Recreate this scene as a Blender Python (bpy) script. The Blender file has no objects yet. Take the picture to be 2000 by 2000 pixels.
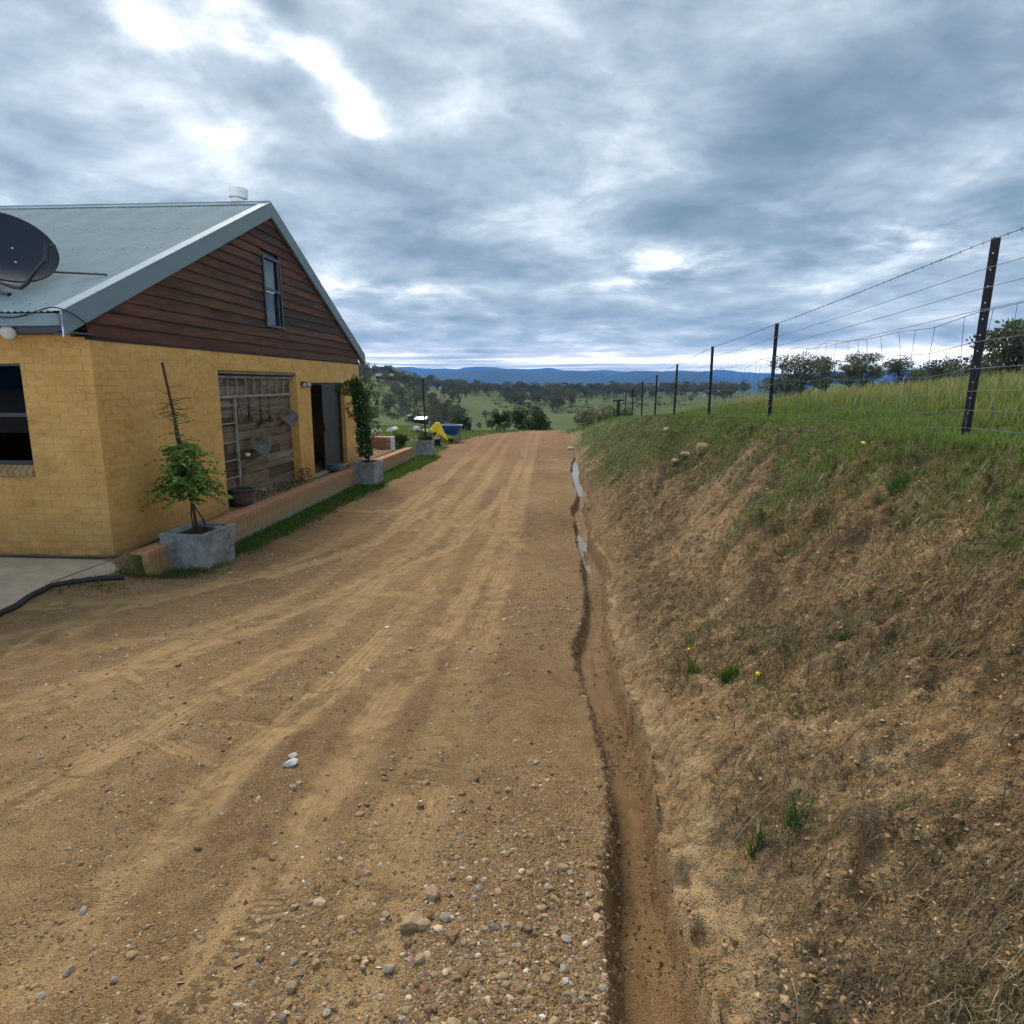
import bpy, math, random
import numpy as np
from mathutils import Vector, Matrix
R_ = math.radians
HAZE = 1.35e-4
random.seed(7)
rng = np.random.default_rng(7)
sc = bpy.context.scene
col = sc.collection

# ---------------------------------------------------------------- camera
F_PX, PITCH, YAW = 1303.0, .1909, .0681          # focal length in pixels of a 2000 px square
CAM = Vector((0, 0, 2.1))
_cp, _sp = math.cos(PITCH), math.sin(PITCH)
cF = Vector((-math.sin(YAW) * _cp, math.cos(YAW) * _cp, -_sp))
cR = Vector((math.cos(YAW), math.sin(YAW), 0))
cU = cR.cross(cF)
cam_d = bpy.data.cameras.new("camera"); cam = bpy.data.objects.new("camera", cam_d); col.objects.link(cam)
cam_d.sensor_width = 36; cam_d.lens = F_PX / 2000 * 36
cam_d.clip_start = .05; cam_d.clip_end = 40000
cam.matrix_world = Matrix(((cR.x, cU.x, -cF.x, CAM.x), (cR.y, cU.y, -cF.y, CAM.y), (cR.z, cU.z, -cF.z, CAM.z), (0, 0, 0, 1)))
sc.camera = cam

# ---------------------------------------------------------------- sun and exposure
SUN_AZ, SUN_EL = R_(-24), R_(46)                 # azimuth from +Y, clockwise; behind the cloud, front left
sun_d = bpy.data.lights.new("sun", 'SUN'); sun_d.energy = 2.0; sun_d.angle = R_(20); sun_d.color = (1.0, .93, .82)
sun = bpy.data.objects.new("sun", sun_d); col.objects.link(sun)
_sd = Vector((math.sin(SUN_AZ) * math.cos(SUN_EL), math.cos(SUN_AZ) * math.cos(SUN_EL), math.sin(SUN_EL)))
sun.rotation_euler = _sd.to_track_quat('Z', 'Y').to_euler()
sc.view_settings.view_transform = 'Standard'; sc.view_settings.look = 'None'
sc.view_settings.exposure = EXPOSURE = 0.95; sc.view_settings.gamma = 1.0
sc.view_settings.use_curve_mapping = False
sc.cycles.use_denoising = True
sc.cycles.max_bounces = 4; sc.cycles.diffuse_bounces = 2; sc.cycles.glossy_bounces = 2
sc.cycles.transparent_max_bounces = 8; sc.cycles.volume_bounces = 0
sc.cycles.use_adaptive_sampling = True; sc.cycles.adaptive_threshold = .035; sc.cycles.use_light_tree = False

# ---------------------------------------------------------------- node helpers
class NT:
    def __init__(s, tree): s.t = tree; s.n = tree.nodes; s.l = tree.links
    def node(s, kind, **kw):
        n = s.n.new(kind)
        for k, v in kw.items(): setattr(n, k, v)
        return n
    def put(s, sock, v):
        if isinstance(v, bpy.types.NodeSocket): s.l.new(v, sock)
        elif v is not None:
            if isinstance(v, (tuple, list)) and len(v) == 3 and sock.type == 'RGBA': v = (*v, 1)
            sock.default_value = v
    def math(s, op, a, b=None, c=None, clamp=False):
        n = s.node('ShaderNodeMath', operation=op, use_clamp=clamp)
        s.put(n.inputs[0], a)
        if b is not None: s.put(n.inputs[1], b)
        if c is not None: s.put(n.inputs[2], c)
        return n.outputs[0]
    def vec(s, x, y, z):
        n = s.node('ShaderNodeCombineXYZ'); s.put(n.inputs[0], x); s.put(n.inputs[1], y); s.put(n.inputs[2], z); return n.outputs[0]
    def sep(s, v):
        n = s.node('ShaderNodeSeparateXYZ'); s.put(n.inputs[0], v); return n.outputs
    def vscale(s, v, k):
        n = s.node('ShaderNodeVectorMath', operation='MULTIPLY'); s.put(n.inputs[0], v); s.put(n.inputs[1], k); return n.outputs[0]
    def vadd(s, v, k):
        n = s.node('ShaderNodeVectorMath', operation='ADD'); s.put(n.inputs[0], v); s.put(n.inputs[1], k); return n.outputs[0]
    def noise(s, v, scale, detail=4, rough=.55, dist=0.0):
        n = s.node('ShaderNodeTexNoise'); s.put(n.inputs['Vector'], v)
        n.inputs['Scale'].default_value = scale; n.inputs['Detail'].default_value = detail
        n.inputs['Roughness'].default_value = rough; n.inputs['Distortion'].default_value = dist
        return n.outputs['Fac'], n.outputs['Color']
    def voro(s, v, scale, feature='F1'):
        n = s.node('ShaderNodeTexVoronoi', feature=feature); s.put(n.inputs['Vector'], v); n.inputs['Scale'].default_value = scale
        return n.outputs['Distance'], n.outputs['Color']
    def mix(s, f, a, b, mode='MIX'):
        n = s.node('ShaderNodeMix', data_type='RGBA', blend_type=mode)
        s.put(n.inputs[0], f); s.put(n.inputs[6], a); s.put(n.inputs[7], b); return n.outputs[2]
    def ramp(s, f, stops, interp='LINEAR'):
        n = s.node('ShaderNodeValToRGB'); n.color_ramp.interpolation = interp
        e = n.color_ramp.elements
        while len(e) > 1: e.remove(e[-1])
        for i, (p, c) in enumerate(stops):
            el = e[0] if i == 0 else e.new(p)
            el.position = p; el.color = (*c, 1) if len(c) == 3 else c
        s.put(n.inputs[0], f); return n.outputs[0]
    def rng(s, f, a, b, c=0.0, d=1.0):
        n = s.node('ShaderNodeMapRange'); s.put(n.inputs[0], f)
        for i, v in enumerate((a, b, c, d)): n.inputs[i + 1].default_value = v
        return n.outputs[0]
    def attr(s, name):
        n = s.node('ShaderNodeAttribute', attribute_name=name); return n.outputs
    def bump(s, h, dist, strength=1.0, normal=None):
        n = s.node('ShaderNodeBump'); s.put(n.inputs['Height'], h); n.inputs['Distance'].default_value = dist
        n.inputs['Strength'].default_value = strength
        if normal is not None: s.put(n.inputs['Normal'], normal)
        return n.outputs[0]

# ---------------------------------------------------------------- world: overcast sky over a blue one
def build_world():
    w = bpy.data.worlds.new("World"); sc.world = w; w.use_nodes = True
    t = NT(w.node_tree); t.n.clear()
    out = t.node('ShaderNodeOutputWorld')
    sky = t.node('ShaderNodeTexSky', sky_type='NISHITA'); sky.sun_disc = False
    sky.sun_elevation = SUN_EL; sky.sun_rotation = SUN_AZ
    bgs = t.node('ShaderNodeBackground'); t.l.new(sky.outputs[0], bgs.inputs[0]); bgs.inputs[1].default_value = .10
    d = t.node('ShaderNodeTexCoord').outputs['Generated']
    x, y, z = t.sep(d)
    zc = t.math('ADD', t.math('MAXIMUM', z, 0.0), SKY_FLAT)
    px = t.math('DIVIDE', x, zc); py = t.math('DIVIDE', y, zc)     # cloud layer seen from below
    p = t.vec(px, py, 0.0)
    big, _ = t.noise(t.vscale(p, (.72, .60, 1)), 1.0, 2, .5, .4)
    mid, _ = t.noise(t.vadd(t.vscale(p, (1.7, 1.6, 1)), (7.3, 2.1, 0)), 1.0, 6, .60, .35)
    fine, _ = t.noise(t.vadd(t.vscale(p, (5.0, 5.0, 1)), (1.3, 9.1, 0)), 1.0, 4, .6, .2)
    v = t.math('ADD', t.math('MULTIPLY', big, .80), t.math('ADD', t.math('MULTIPLY', mid, .95), t.math('MULTIPLY', fine, .30)))
    v = t.math('SUBTRACT', v, 1.075)                    # high = thin, bright cloud
    brk = t.rng(fine, .30, .66, .35, 1.35)                      # about -.3 .. .3; high = thin, bright cloud
    def pix(X, Y):
        dd = cF + cR * ((X - 1000) / F_PX) - cU * ((Y - 1000) / F_PX); dd.normalize()
        return dd.x / (max(dd.z, 0) + SKY_FLAT), dd.y / (max(dd.z, 0) + SKY_FLAT)
    def blob(X, Y, sx, sy, amp, rot=0.0):
        nonlocal v
        bx, by = pix(X, Y)
        mp = t.node('ShaderNodeMapping', vector_type='TEXTURE'); t.put(mp.inputs[0], p)
        mp.inputs['Location'].default_value = (bx, by, 0); mp.inputs['Rotation'].default_value = (0, 0, rot); mp.inputs['Scale'].default_value = (sx, sy, 1)
        dt = t.node('ShaderNodeVectorMath', operation='DOT_PRODUCT'); t.put(dt.inputs[0], mp.outputs[0]); t.put(dt.inputs[1], mp.outputs[0])
        g = t.math('POWER', 2.718, t.math('MULTIPLY', dt.outputs['Value'], -1.0))
        if amp > 0: g = t.math('MULTIPLY', g, brk)
        v = t.math('MULTIPLY_ADD', g, amp, v)
    for b in SKY_BLOBS: blob(*b)
    el = t.math('ARCSINE', t.math('MAXIMUM', z, 0.0))
    # the clear strip under the cloud deck, low on the horizon
    low = t.rng(el, R_(3.4), R_(1.0))
    streak, _ = t.noise(t.vec(t.math('MULTIPLY', px, .12), t.math('MULTIPLY', el, 26.0), 4.0), 2.2, 3, .6, .3)
    v = t.math('ADD', v, t.math('MULTIPLY', low, t.rng(streak, .34, .56, -.05, 1.0)))
    c = t.ramp(t.rng(v, -.54, .44), SKY_RAMP)
    warm = t.mix(t.math('MULTIPLY', low, .55), c, t.mix(1.0, c, (1.06, 1.0, .88), 'MULTIPLY'))
    glow = t.math('MULTIPLY', t.rng(el, R_(2.6), R_(1.1)), t.rng(streak, .36, .54, .15, 1.0))      # thin bright cloud edge and clear air under the deck
    warm = t.mix(1.0, warm, t.mix(glow, (0, 0, 0, 1), (3.2, 3.0, 2.5, 1)), 'ADD')
    bgc = t.node('ShaderNodeBackground'); t.put(bgc.inputs[0], warm); bgc.inputs[1].default_value = SKY_GAIN
    ms = t.node('ShaderNodeMixShader'); ms.inputs[0].default_value = .93
    t.l.new(bgs.outputs[0], ms.inputs[1]); t.l.new(bgc.outputs[0], ms.inputs[2]); t.l.new(ms.outputs[0], out.inputs[0])
SKY_GAIN = 0.74; SKY_FLAT = .15
SKY_RAMP = [(0.0, (.095, .140, .175)), (0.184, (0.14, 0.19, 0.222)), (0.347, (0.225, 0.285, 0.325)), (0.51, (0.39, 0.455, 0.495)), (0.641, (0.635, 0.69, 0.72)), (0.771, (1.0, 1.02, 1.02)), (1.0, (2.1, 2.05, 1.95))]
SKY_BLOBS = [(460, 50, .065, .12, .42), (640, 130, .050, .17, .42, -.25), (700, 240, .050, .12, .34, -.3), (300, 50, .07, .10, .26), (560, 20, .04, .10, -.22),
             (1600, 220, .30, .36, -.34, .3), (1300, 420, .22, .30, -.24), (930, 500, .36, .42, -.24), (1330, 510, .24, .20, .34), (1215, 550, .12, .13, .26),
             (640, 560, .16, .18, .40), (790, 575, .16, .14, .26), (1800, 470, .35, .30, .24), (1050, 180, .25, .2, .06)]
build_world(); sc.world.cycles.sampling_method = 'MANUAL'; sc.world.cycles.sample_map_resolution = 512
# ---------------------------------------------------------------- terrain heights (pure numpy)
def _hash(ix, iy, seed):
    h = (ix.astype(np.int64) * 374761393 + iy.astype(np.int64) * 668265263 + seed * 2147483647) & 0xFFFFFFFF
    h = ((h ^ (h >> 13)) * 1274126177) & 0xFFFFFFFF
    h = (h ^ (h >> 16)) & 0xFFFFFFFF
    return h / 4294967295.0

def vnoise(x, y, seed=0):
    x = np.asarray(x, float); y = np.asarray(y, float)
    ix = np.floor(x); iy = np.floor(y)
    fx = x - ix; fy = y - iy
    fx = fx * fx * fx * (fx * (fx * 6 - 15) + 10); fy = fy * fy * fy * (fy * (fy * 6 - 15) + 10)
    a = _hash(ix, iy, seed); b = _hash(ix + 1, iy, seed)
    c = _hash(ix, iy + 1, seed); d = _hash(ix + 1, iy + 1, seed)
    return (a + (b - a) * fx) * (1 - fy) + (c + (d - c) * fx) * fy - 0.5

def fbm(x, y, octs=4, seed=0, gain=.5):
    s = 0; a = 1.0
    for o in range(octs):
        s = s + a * vnoise(x, y, seed + o * 17)
        x = x * 2.03 + 11.3; y = y * 2.03 - 7.1; a *= gain
    return s

def sstep(a, b, x):
    t = np.clip((np.asarray(x, float) - a) / (b - a), 0, 1)
    return t * t * (3 - 2 * t)

ROAD_Y = [-6, 0, 2, 4, 6, 8, 10, 14, 24, 33, 36, 40, 46, 60, 90]
ROAD_Z = [.62, .42, .33, .17, .0, -.14, -.21, -.25, -.26, -.26, -.36, -.8, -1.7, -3.4, -6.0]
FEN_Y = [-8, 0, 4.9, 9.6, 13.7, 18.2, 22.3, 26.4, 30.5, 34.5, 42, 60, 90]
FEN_Z = [1.80, 1.75, 1.66, 1.56, 1.40, 1.23, 1.02, .80, .58, .36, -.5, -2.8, -6.0]
def ditch_x(y):
    yy = np.clip(y, -6, 26)
    return .31 + .013 * yy + .05 * np.sin(yy * .9 + .4) * np.clip(yy / 4, 0, 1) + .02 * np.sin(yy * 1.63 + 2) + .02 * np.sin(yy * 2.3)
def fence_x(y):
    return 2.92 + .018 * (np.asarray(y, float) - 9)
def ditch_w(y):
    return .130 + .018 * np.sin(np.asarray(y) * 1.7) + .012 * np.sin(np.asarray(y) * 4.1)
def smooth_interp(y, Y, Z):
    return (np.interp(y - .8, Y, Z) + np.interp(y - .4, Y, Z) + np.interp(y, Y, Z) + np.interp(y + .4, Y, Z) + np.interp(y + .8, Y, Z)) / 5

def valley(x, y):
    D = np.hypot(x, y); a = np.degrees(np.arctan2(x, np.maximum(y, 1e-6)))
    z = np.interp(D, [0, 40, 80, 150, 230, 300, 400, 500, 570, 700, 1000, 2000, 20000],
                     [-1, -1.6, -5.5, -9.6, -11.8, -11.3, -8.8, -6.3, -6.6, -18, -36, -55, -60])
    left = np.where(a < -17.5, 1.0, np.exp(-((a + 17.5) / 7.0) ** 2))
    z = z + 16.5 * left * sstep(60, 400, D) * (1 - sstep(420, 700, D))
    right = np.exp(-((a - 24) / 13.) ** 2)
    z = z + 9.5 * right * sstep(20, 120, D) * (1 - sstep(250, 600, D))
    z = z + 2.2 * fbm(x / 60., y / 60., 3, 5) * sstep(60, 200, D)
    return z

def ground_z(x, y, detail=True):
    x = np.asarray(x, float); y = np.asarray(y, float)
    x, y = np.broadcast_arrays(x, y)
    zr = smooth_interp(y, ROAD_Y, ROAD_Z)
    cross = .036 - .014 * sstep(8, 20, y)
    road = zr + cross * np.clip(x, -9, 0) + .02 * np.clip(x, -9, 0) * 0
    xc = ditch_x(y); w = ditch_w(y)
    dpt = (.20 + .035 * np.sin(y * .8) + .028 * np.sin(y * 1.9 + 1)) * (1 - sstep(21.5, 24, y))
    # gravel shoulder rounds off into the ditch
    road = road - .05 * sstep(.45, .0, xc - w - x) * (x < xc)
    # bank
    zf = smooth_interp(y, FEN_Y, FEN_Z)
    xf = fence_x(y)
    t = np.clip((x - (xc + w + .06)) / (xf - .35 - xc - w - .06), 0, 3)
    rill = np.abs(fbm(x * .5, y * 2.6 + x * .4, 3, 47)) * -.13 + .03
    lump = fbm(x * .9, y * .55, 3, 41) * .20 + fbm(x * 2.6, y * 2.1, 3, 43) * .16 + rill
    g = np.interp(np.clip(t, 0, 1), [0, .035, .08, .16, .4, .7, .88, 1], [0, .085, .125, .185, .42, .77, .93, 1.0])
    bank = zr - .02 + (zf - zr + .02) * g + lump * np.sin(np.clip(t, 0, 1) * np.pi) ** .7 * sstep(36, 26, y) * sstep(-.02, .25, t)
    pad = .145 * 9 * (1 - np.exp(-np.clip(x - xf, 0, 60) / 9.)) * sstep(40, 12, y) + .35 * fbm(x * .12, y * .12, 2, 9) * sstep(3, 9, x)
    bank = bank + pad
    # ditch section: flat bottom, steep right wall
    u = (x - xc) / w
    dz = -dpt * (1 - np.where(u < 0, sstep(.5, 1.1, -u), sstep(.72, 1.0, u)))
    base = np.where(x < xc, road, bank)
    k = sstep(-1.0, 1.25, u)
    base = np.where(np.abs(u) < 1.3, road * (1 - k) + np.minimum(bank, zr + .25) * k, base)
    z = base + dz
    # raised garden bed behind the low brick wall, lawn past it
    bed = sstep(-5.06, -5.12, x) * sstep(7.28, 7.34, y) * sstep(20.9, 20.7, y)
    z = z * (1 - bed) + (.02 + .03 * fbm(x * 2, y * 2, 2, 77)) * bed
    lawn = sstep(-4.3, -6.0, x) * sstep(20.8, 22.5, y) * sstep(42, 34, y)
    z = z * (1 - lawn) + (-.18 + .06 * fbm(x * .7, y * .7, 2, 78)) * lawn
    near_left = sstep(-4.2, -5.3, x) * sstep(2.5, 5.6, y) * sstep(7.7, 7.3, y)
    z = z * (1 - near_left) + (-.115 - .02 * (x + 5.5) * (x > -5.5)) * near_left
    under = sstep(-5.3, -6.2, x) * sstep(5.4, 6.6, y) * sstep(7.7, 7.6, y)
    z = z - .06 * under
    if detail:
        rough = fbm(x * 1.1, y * .5, 3, 3) * .05 + fbm(x * 5, y * 4, 3, 13) * .018 + fbm(x * 22, y * 20, 2, 23) * .006
        on_road = sstep(-5.0, -4.4, x) * (x < xc - w) * (1 - lawn)
        edge = sstep(0, .3, xc - w - x)
        z = z + rough * on_road * (.35 + .65 * edge) * sstep(40, 25, y)
        bk = (x > xc + w * .8) & (y < 30)
        bn = fbm(x * 6, y * 5, 3, 53) * .075 + (np.abs(vnoise(x * 8, y * 6.5, 57)) - .2) * .09 + (np.abs(vnoise(x * 18, y * 15, 58)) - .2) * .05 + fbm(x * 26, y * 24, 2, 59) * .016
        z = z + bn * bk * sstep(1.15, .9, t)
        z = z + (fbm(x * 14, y * 9, 2, 61) * .016 + fbm(x * 5, y * 2.5, 2, 62) * .03) * (np.abs(u) < 1.1)
        # crumbled ditch lips
        lip = np.exp(-((np.abs(u) - 1.0) / .35) ** 2)
        z = z + lip * fbm(x * 11, y * 7, 3, 67) * .05 * (y < 26)
    far = sstep(36, 60, np.maximum(y, np.hypot(x, y) * .9))
    return z * (1 - far) + valley(x, y) * far
# ---------------------------------------------------------------- materials
MATS = {}
def principled(name):
    m = bpy.data.materials.new(name); m.use_nodes = True
    t = NT(m.node_tree); b = t.n['Principled BSDF']; MATS[name] = m
    return m, t, b
def M(name, base, rough=.8, var=.25, scale=6, bump=.0, bscale=60, metal=0.0, spec=.3, c2=None, stretch=None, vcoord='Object'):
    m, t, b = principled(name)
    co = t.node('ShaderNodeTexCoord').outputs[vcoord]
    if stretch: co = t.vscale(co, stretch)
    f, _ = t.noise(co, scale, 5, .6)
    f2, _ = t.noise(co, scale * 5.7, 3, .6)
    f = t.math('ADD', t.math('MULTIPLY', f, .65), t.math('MULTIPLY', f2, .35))
    if c2 is None: c2 = tuple(min(1, c * (1 + var)) for c in base); c1 = tuple(c * (1 - var) for c in base)
    else: c1 = base
    t.put(b.inputs['Base Color'], t.mix(t.rng(f, .36, .64), (*c1, 1), (*c2, 1)))
    t.put(b.inputs['Roughness'], t.rng(f2, .2, .8, max(0, rough - .08), min(1, rough + .08)))
    b.inputs['Metallic'].default_value = metal; b.inputs['Specular IOR Level'].default_value = spec
    if bump:
        h, _ = t.noise(co, bscale, 4, .6); t.put(b.inputs['Normal'], t.bump(h, bump))
    return m
def M_attr(name, rough=.7, trans=.35, spec=.2):
    m, t, b = principled(name)
    c = t.attr('col')[0]
    t.put(b.inputs['Base Color'], c); b.inputs['Roughness'].default_value = rough; b.inputs['Specular IOR Level'].default_value = spec
    if trans:
        tr = t.node('ShaderNodeBsdfTranslucent'); t.put(tr.inputs[0], t.mix(1.0, c, (1.1, 1.15, .6, 1), 'MULTIPLY'))
        ms = t.node('ShaderNodeMixShader'); ms.inputs[0].default_value = trans
        t.l.new(b.outputs[0], ms.inputs[1]); t.l.new(tr.outputs[0], ms.inputs[2])
        t.l.new(ms.outputs[0], t.n['Material Output'].inputs[0])
    return m

def ground_material():
    m, t, b = principled('ground')
    co = t.node('ShaderNodeTexCoord').outputs['Object']
    trk = t.attr('trk')[2]; grs = t.attr('grs')[2]; wet = t.attr('wet')[2]; cly = t.attr('cly')[2]; tuv = t.attr('tuv')[1]
    n1, _ = t.noise(t.vscale(co, (1, .55, 1)), .9, 5, .6); n2, _ = t.noise(co, 7, 6, .65); n3, _ = t.noise(co, 45, 4, .7)
    n4, _ = t.noise(co, 170, 3, .7)
    base = t.ramp(t.math('ADD', t.math('MULTIPLY', n1, .5), t.math('ADD', t.math('MULTIPLY', n2, .3), t.math('MULTIPLY', n3, .2))),
                  [(.33, (.108, .055, .019)), (.43, (.208, .111, .040)), (.54, (.31, .178, .069)), (.69, (.47, .30, .133))])
    # grit: small stones of mixed colour in the surface
    vd, vc = t.voro(co, 95); vd2, vc2 = t.voro(co, 210)
    gr = t.ramp(t.sep(vc)[0], [(0, (.10, .058, .028)), (.35, (.25, .152, .068)), (.7, (.45, .31, .16)), (.92, (.47, .39, .28)), (1, (.70, .60, .44))])
    gmask = t.math('MULTIPLY', t.rng(vd, .5, .25), t.math('SUBTRACT', 1.0, t.math('MAXIMUM', t.math('MULTIPLY', trk, .75), t.math('MULTIPLY', wet, .9))))
    base = t.mix(t.math('MULTIPLY', gmask, t.rng(n2, .35, .6, .40, .95)), base, gr)
    base = t.mix(t.math('MULTIPLY', t.rng(n4, .5, .72), .55), base, (.46, .36, .24, 1))
    base = t.mix(t.math('MULTIPLY', t.rng(n4, .48, .27), .65), base, (.09, .06, .035, 1))
    # compacted wheel tracks: paler, finer soil
    base = t.mix(t.math('MULTIPLY', trk, t.rng(n2, .3, .65, .12, .75)), base, t.mix(n3, (.43, .272, .118, 1), (.56, .375, .182, 1)))
    # clay of the cut bank, wet ditch floor, turf
    cl = t.ramp(t.math('ADD', t.math('MULTIPLY', n1, .4), t.math('ADD', t.math('MULTIPLY', n2, .35), t.math('MULTIPLY', n3, .25))), [(.36, (.115, .060, .025)), (.44, (.24, .135, .056)), (.53, (.38, .235, .105)), (.63, (.56, .39, .20))])
    hu, _ = t.noise(t.vadd(co, (3.1, 7.7, 0)), 1.7, 5, .68, .4)
    cl = t.mix(t.math('MULTIPLY', t.rng(hu, .52, .64), .75), cl, t.mix(n3, (.06, .042, .026, 1), (.17, .12, .072, 1)))
    li, _ = t.noise(t.vadd(co, (9.1, 1.7, 0)), 9.0, 5, .7, .8)
    cl = t.mix(t.math('MULTIPLY', t.rng(li, .52, .62), .75), cl, t.mix(n4, (.055, .038, .022, 1), (.20, .145, .085, 1)))
    cl = t.mix(t.math('MULTIPLY', t.rng(li, .46, .36), .55), cl, (.58, .41, .22, 1))
    red = t.attr('red')[2]
    base = t.mix(t.math('MULTIPLY', red, t.rng(n2, .3, .6)), base, t.mix(n1, (.20, .095, .045, 1), (.32, .17, .08, 1)))
    hum = t.attr('hum')[2]
    cl = t.mix(t.math('MULTIPLY', hum, t.rng(n2, .30, .58)), cl, t.mix(n3, (.040, .028, .018, 1), (.120, .085, .052, 1)))
    base = t.mix(t.math('MULTIPLY', cly, .92), base, cl)
    fre = t.attr('fre')[2]
    base = t.mix(t.math('MULTIPLY', fre, t.rng(n2, .34, .60)), base, t.mix(n3, (.40, .25, .115, 1), (.60, .43, .24, 1)))
    base = t.mix(wet, base, t.mix(n2, (.115, .058, .020, 1), (.37, .225, .100, 1)))
    gc = t.ramp(t.math('ADD', t.math('MULTIPLY', n1, .5), t.math('MULTIPLY', n2, .5)), [(.34, (.060, .072, .024)), (.5, (.095, .108, .036)), (.66, (.17, .150, .070))])
    base = t.mix(grs, base, gc)
    t.put(b.inputs['Base Color'], base)
    t.put(b.inputs['Roughness'], t.rng(wet, 0, 1, .95, .42)); b.inputs['Specular IOR Level'].default_value = .22
    # relief: grains + tyre lugs along the tracks
    s_, u_, _ = t.sep(tuv)
    lug = t.math('SINE', t.math('ADD', t.math('MULTIPLY', s_, 92.0), t.math('MULTIPLY', t.math('ABSOLUTE', u_), 3.2)))
    rib = t.math('SINE', t.math('MULTIPLY', u_, 15.0))
    lug = t.math('MULTIPLY', t.math('ADD', t.math('MULTIPLY', lug, .14), t.math('MULTIPLY', rib, .7)), t.math('MULTIPLY', trk, t.rng(n1, .38, .58)))
    h = t.math('ADD', t.math('MULTIPLY', n3, .5), t.math('MULTIPLY', t.rng(vd, .6, .0), t.math('MULTIPLY', gmask, .6)))
    h = t.math('ADD', h, t.math('MULTIPLY', n4, .35))
    h = t.math('ADD', h, t.math('MULTIPLY', t.rng(vd2, .6, .0), .25))
    h = t.math('ADD', h, t.math('MULTIPLY', n2, .9))
    h = t.math('ADD', h, t.math('MULTIPLY', lug, .55))
    clod, _ = t.voro(t.vadd(co, t.vscale(t.noise(co, 6, 2, .5)[1], (.12, .12, .12))), 17)
    h = t.math('ADD', h, t.math('MULTIPLY', t.math('MULTIPLY', cly, t.rng(clod, 0, .8)), -1.6))
    h = t.math('ADD', h, t.math('MULTIPLY', t.math('MULTIPLY', cly, n2), 1.6))
    t.put(b.inputs['Normal'], t.bump(h, .020, 1.0))
    return m
def valley_material():
    m, t, b = principled('valley_grass')
    co = t.node('ShaderNodeTexCoord').outputs['Object']
    n1, _ = t.noise(co, .012, 5, .6, .3); n2, _ = t.noise(t.vscale(co, (1, 2.6, 1)), .11, 5, .65, .6); n3, _ = t.noise(co, 1.1, 4, .7)
    f = t.math('ADD', t.math('MULTIPLY', n1, .55), t.math('ADD', t.math('MULTIPLY', n2, .3), t.math('MULTIPLY', n3, .2)))
    c = t.ramp(f, [(.36, (.045, .070, .021)), (.46, (.068, .100, .029)), (.54, (.098, .122, .042)), (.62, (.135, .130, .060)), (.72, (.15, .125, .075))])
    t.put(b.inputs['Base Color'], c); b.inputs['Roughness'].default_value = .95; b.inputs['Specular IOR Level'].default_value = .1
    t.put(b.inputs['Normal'], t.bump(t.math('ADD', n3, n2), .5))
    return m
def glass_material(name, tint=(.9, .95, .95), refl=1.0):
    m, t, b = principled(name)
    fr = t.node('ShaderNodeFresnel'); fr.inputs[0].default_value = 1.5
    gl = t.node('ShaderNodeBsdfGlossy'); gl.inputs['Roughness'].default_value = .02; gl.inputs[0].default_value = (.9, .95, 1, 1)
    tr = t.node('ShaderNodeBsdfTransparent'); tr.inputs[0].default_value = (*tint, 1)
    ms = t.node('ShaderNodeMixShader')
    t.put(ms.inputs[0], t.math('MULTIPLY', fr.outputs[0], refl, clamp=True))
    t.l.new(tr.outputs[0], ms.inputs[1]); t.l.new(gl.outputs[0], ms.inputs[2]); t.l.new(ms.outputs[0], t.n['Material Output'].inputs[0])
    return m
def painted_brick():
    m, t, b = principled('yellow_paint')
    co = t.node('ShaderNodeTexCoord').outputs['Object']
    geo = t.node('ShaderNodeNewGeometry').outputs['Position']
    n1, _ = t.noise(geo, 1.3, 5, .6); n2, _ = t.noise(t.vscale(geo, (1.0, 1.0, 2.6)), 7, 5, .65); n3, _ = t.noise(geo, 38, 4, .65)
    gx_, gy_, gz_ = t.sep(geo)
    row = t.math('FLOOR', t.math('DIVIDE', gz_, .0862)); half_ = t.math('MULTIPLY', t.math('FLOORED_MODULO', row, 2.0), .5)
    colm = t.math('FLOOR', t.math('ADD', t.math('DIVIDE', t.math('ADD', gx_, gy_), .24), half_))
    wn = t.node('ShaderNodeTexWhiteNoise'); t.put(wn.inputs[0], t.vec(colm, row, 0.0)); r = wn.outputs[0]
    f = t.math('ADD', t.math('MULTIPLY', n1, .45), t.math('ADD', t.math('MULTIPLY', n2, .4), t.math('ADD', t.math('MULTIPLY', n3, .16), t.math('MULTIPLY', r, .08))))
    c = t.ramp(f, [(.36, (.41, .215, .062)), (.47, (.57, .312, .086)), (.59, (.65, .372, .110)), (.72, (.70, .445, .16))])
    # rubbed and stained patches
    st, _ = t.noise(t.vscale(geo, (1, 1, 2.2)), 3.1, 6, .72, .3)
    c = t.mix(t.math('MULTIPLY', t.rng(st, .56, .72), .45), c, (.20, .115, .055, 1))
    zz = t.sep(geo)[2]
    c = t.mix(t.math('MULTIPLY', t.math('MULTIPLY', t.rng(zz, .55, -.1), t.rng(n2, .32, .55)), .8), c, (.21, .12, .05, 1))   # splash-back mud
    t.put(b.inputs['Base Color'], c); b.inputs['Roughness'].default_value = .72; b.inputs['Specular IOR Level'].default_value = .25
    t.put(b.inputs['Normal'], t.bump(t.math('ADD', n3, t.math('MULTIPLY', n2, .8)), .004))
    return m
ground_material(); valley_material(); painted_brick()
glass_material('glass', (.55, .6, .62), .4); glass_material('door_glass', (.05, .055, .06), .05)
M_attr('grass', .65, .35); M_attr('leaf', .5, .30, .35); M_attr('stone', .85, 0, .25); M_attr('straw', .8, .15)
M('roof_steel', (.205, .270, .295), .8, .11, 2, spec=.05, stretch=(1, .3, 1)); M('barge_steel', (.175, .225, .235), .6, .06, 2, spec=.15)
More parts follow.
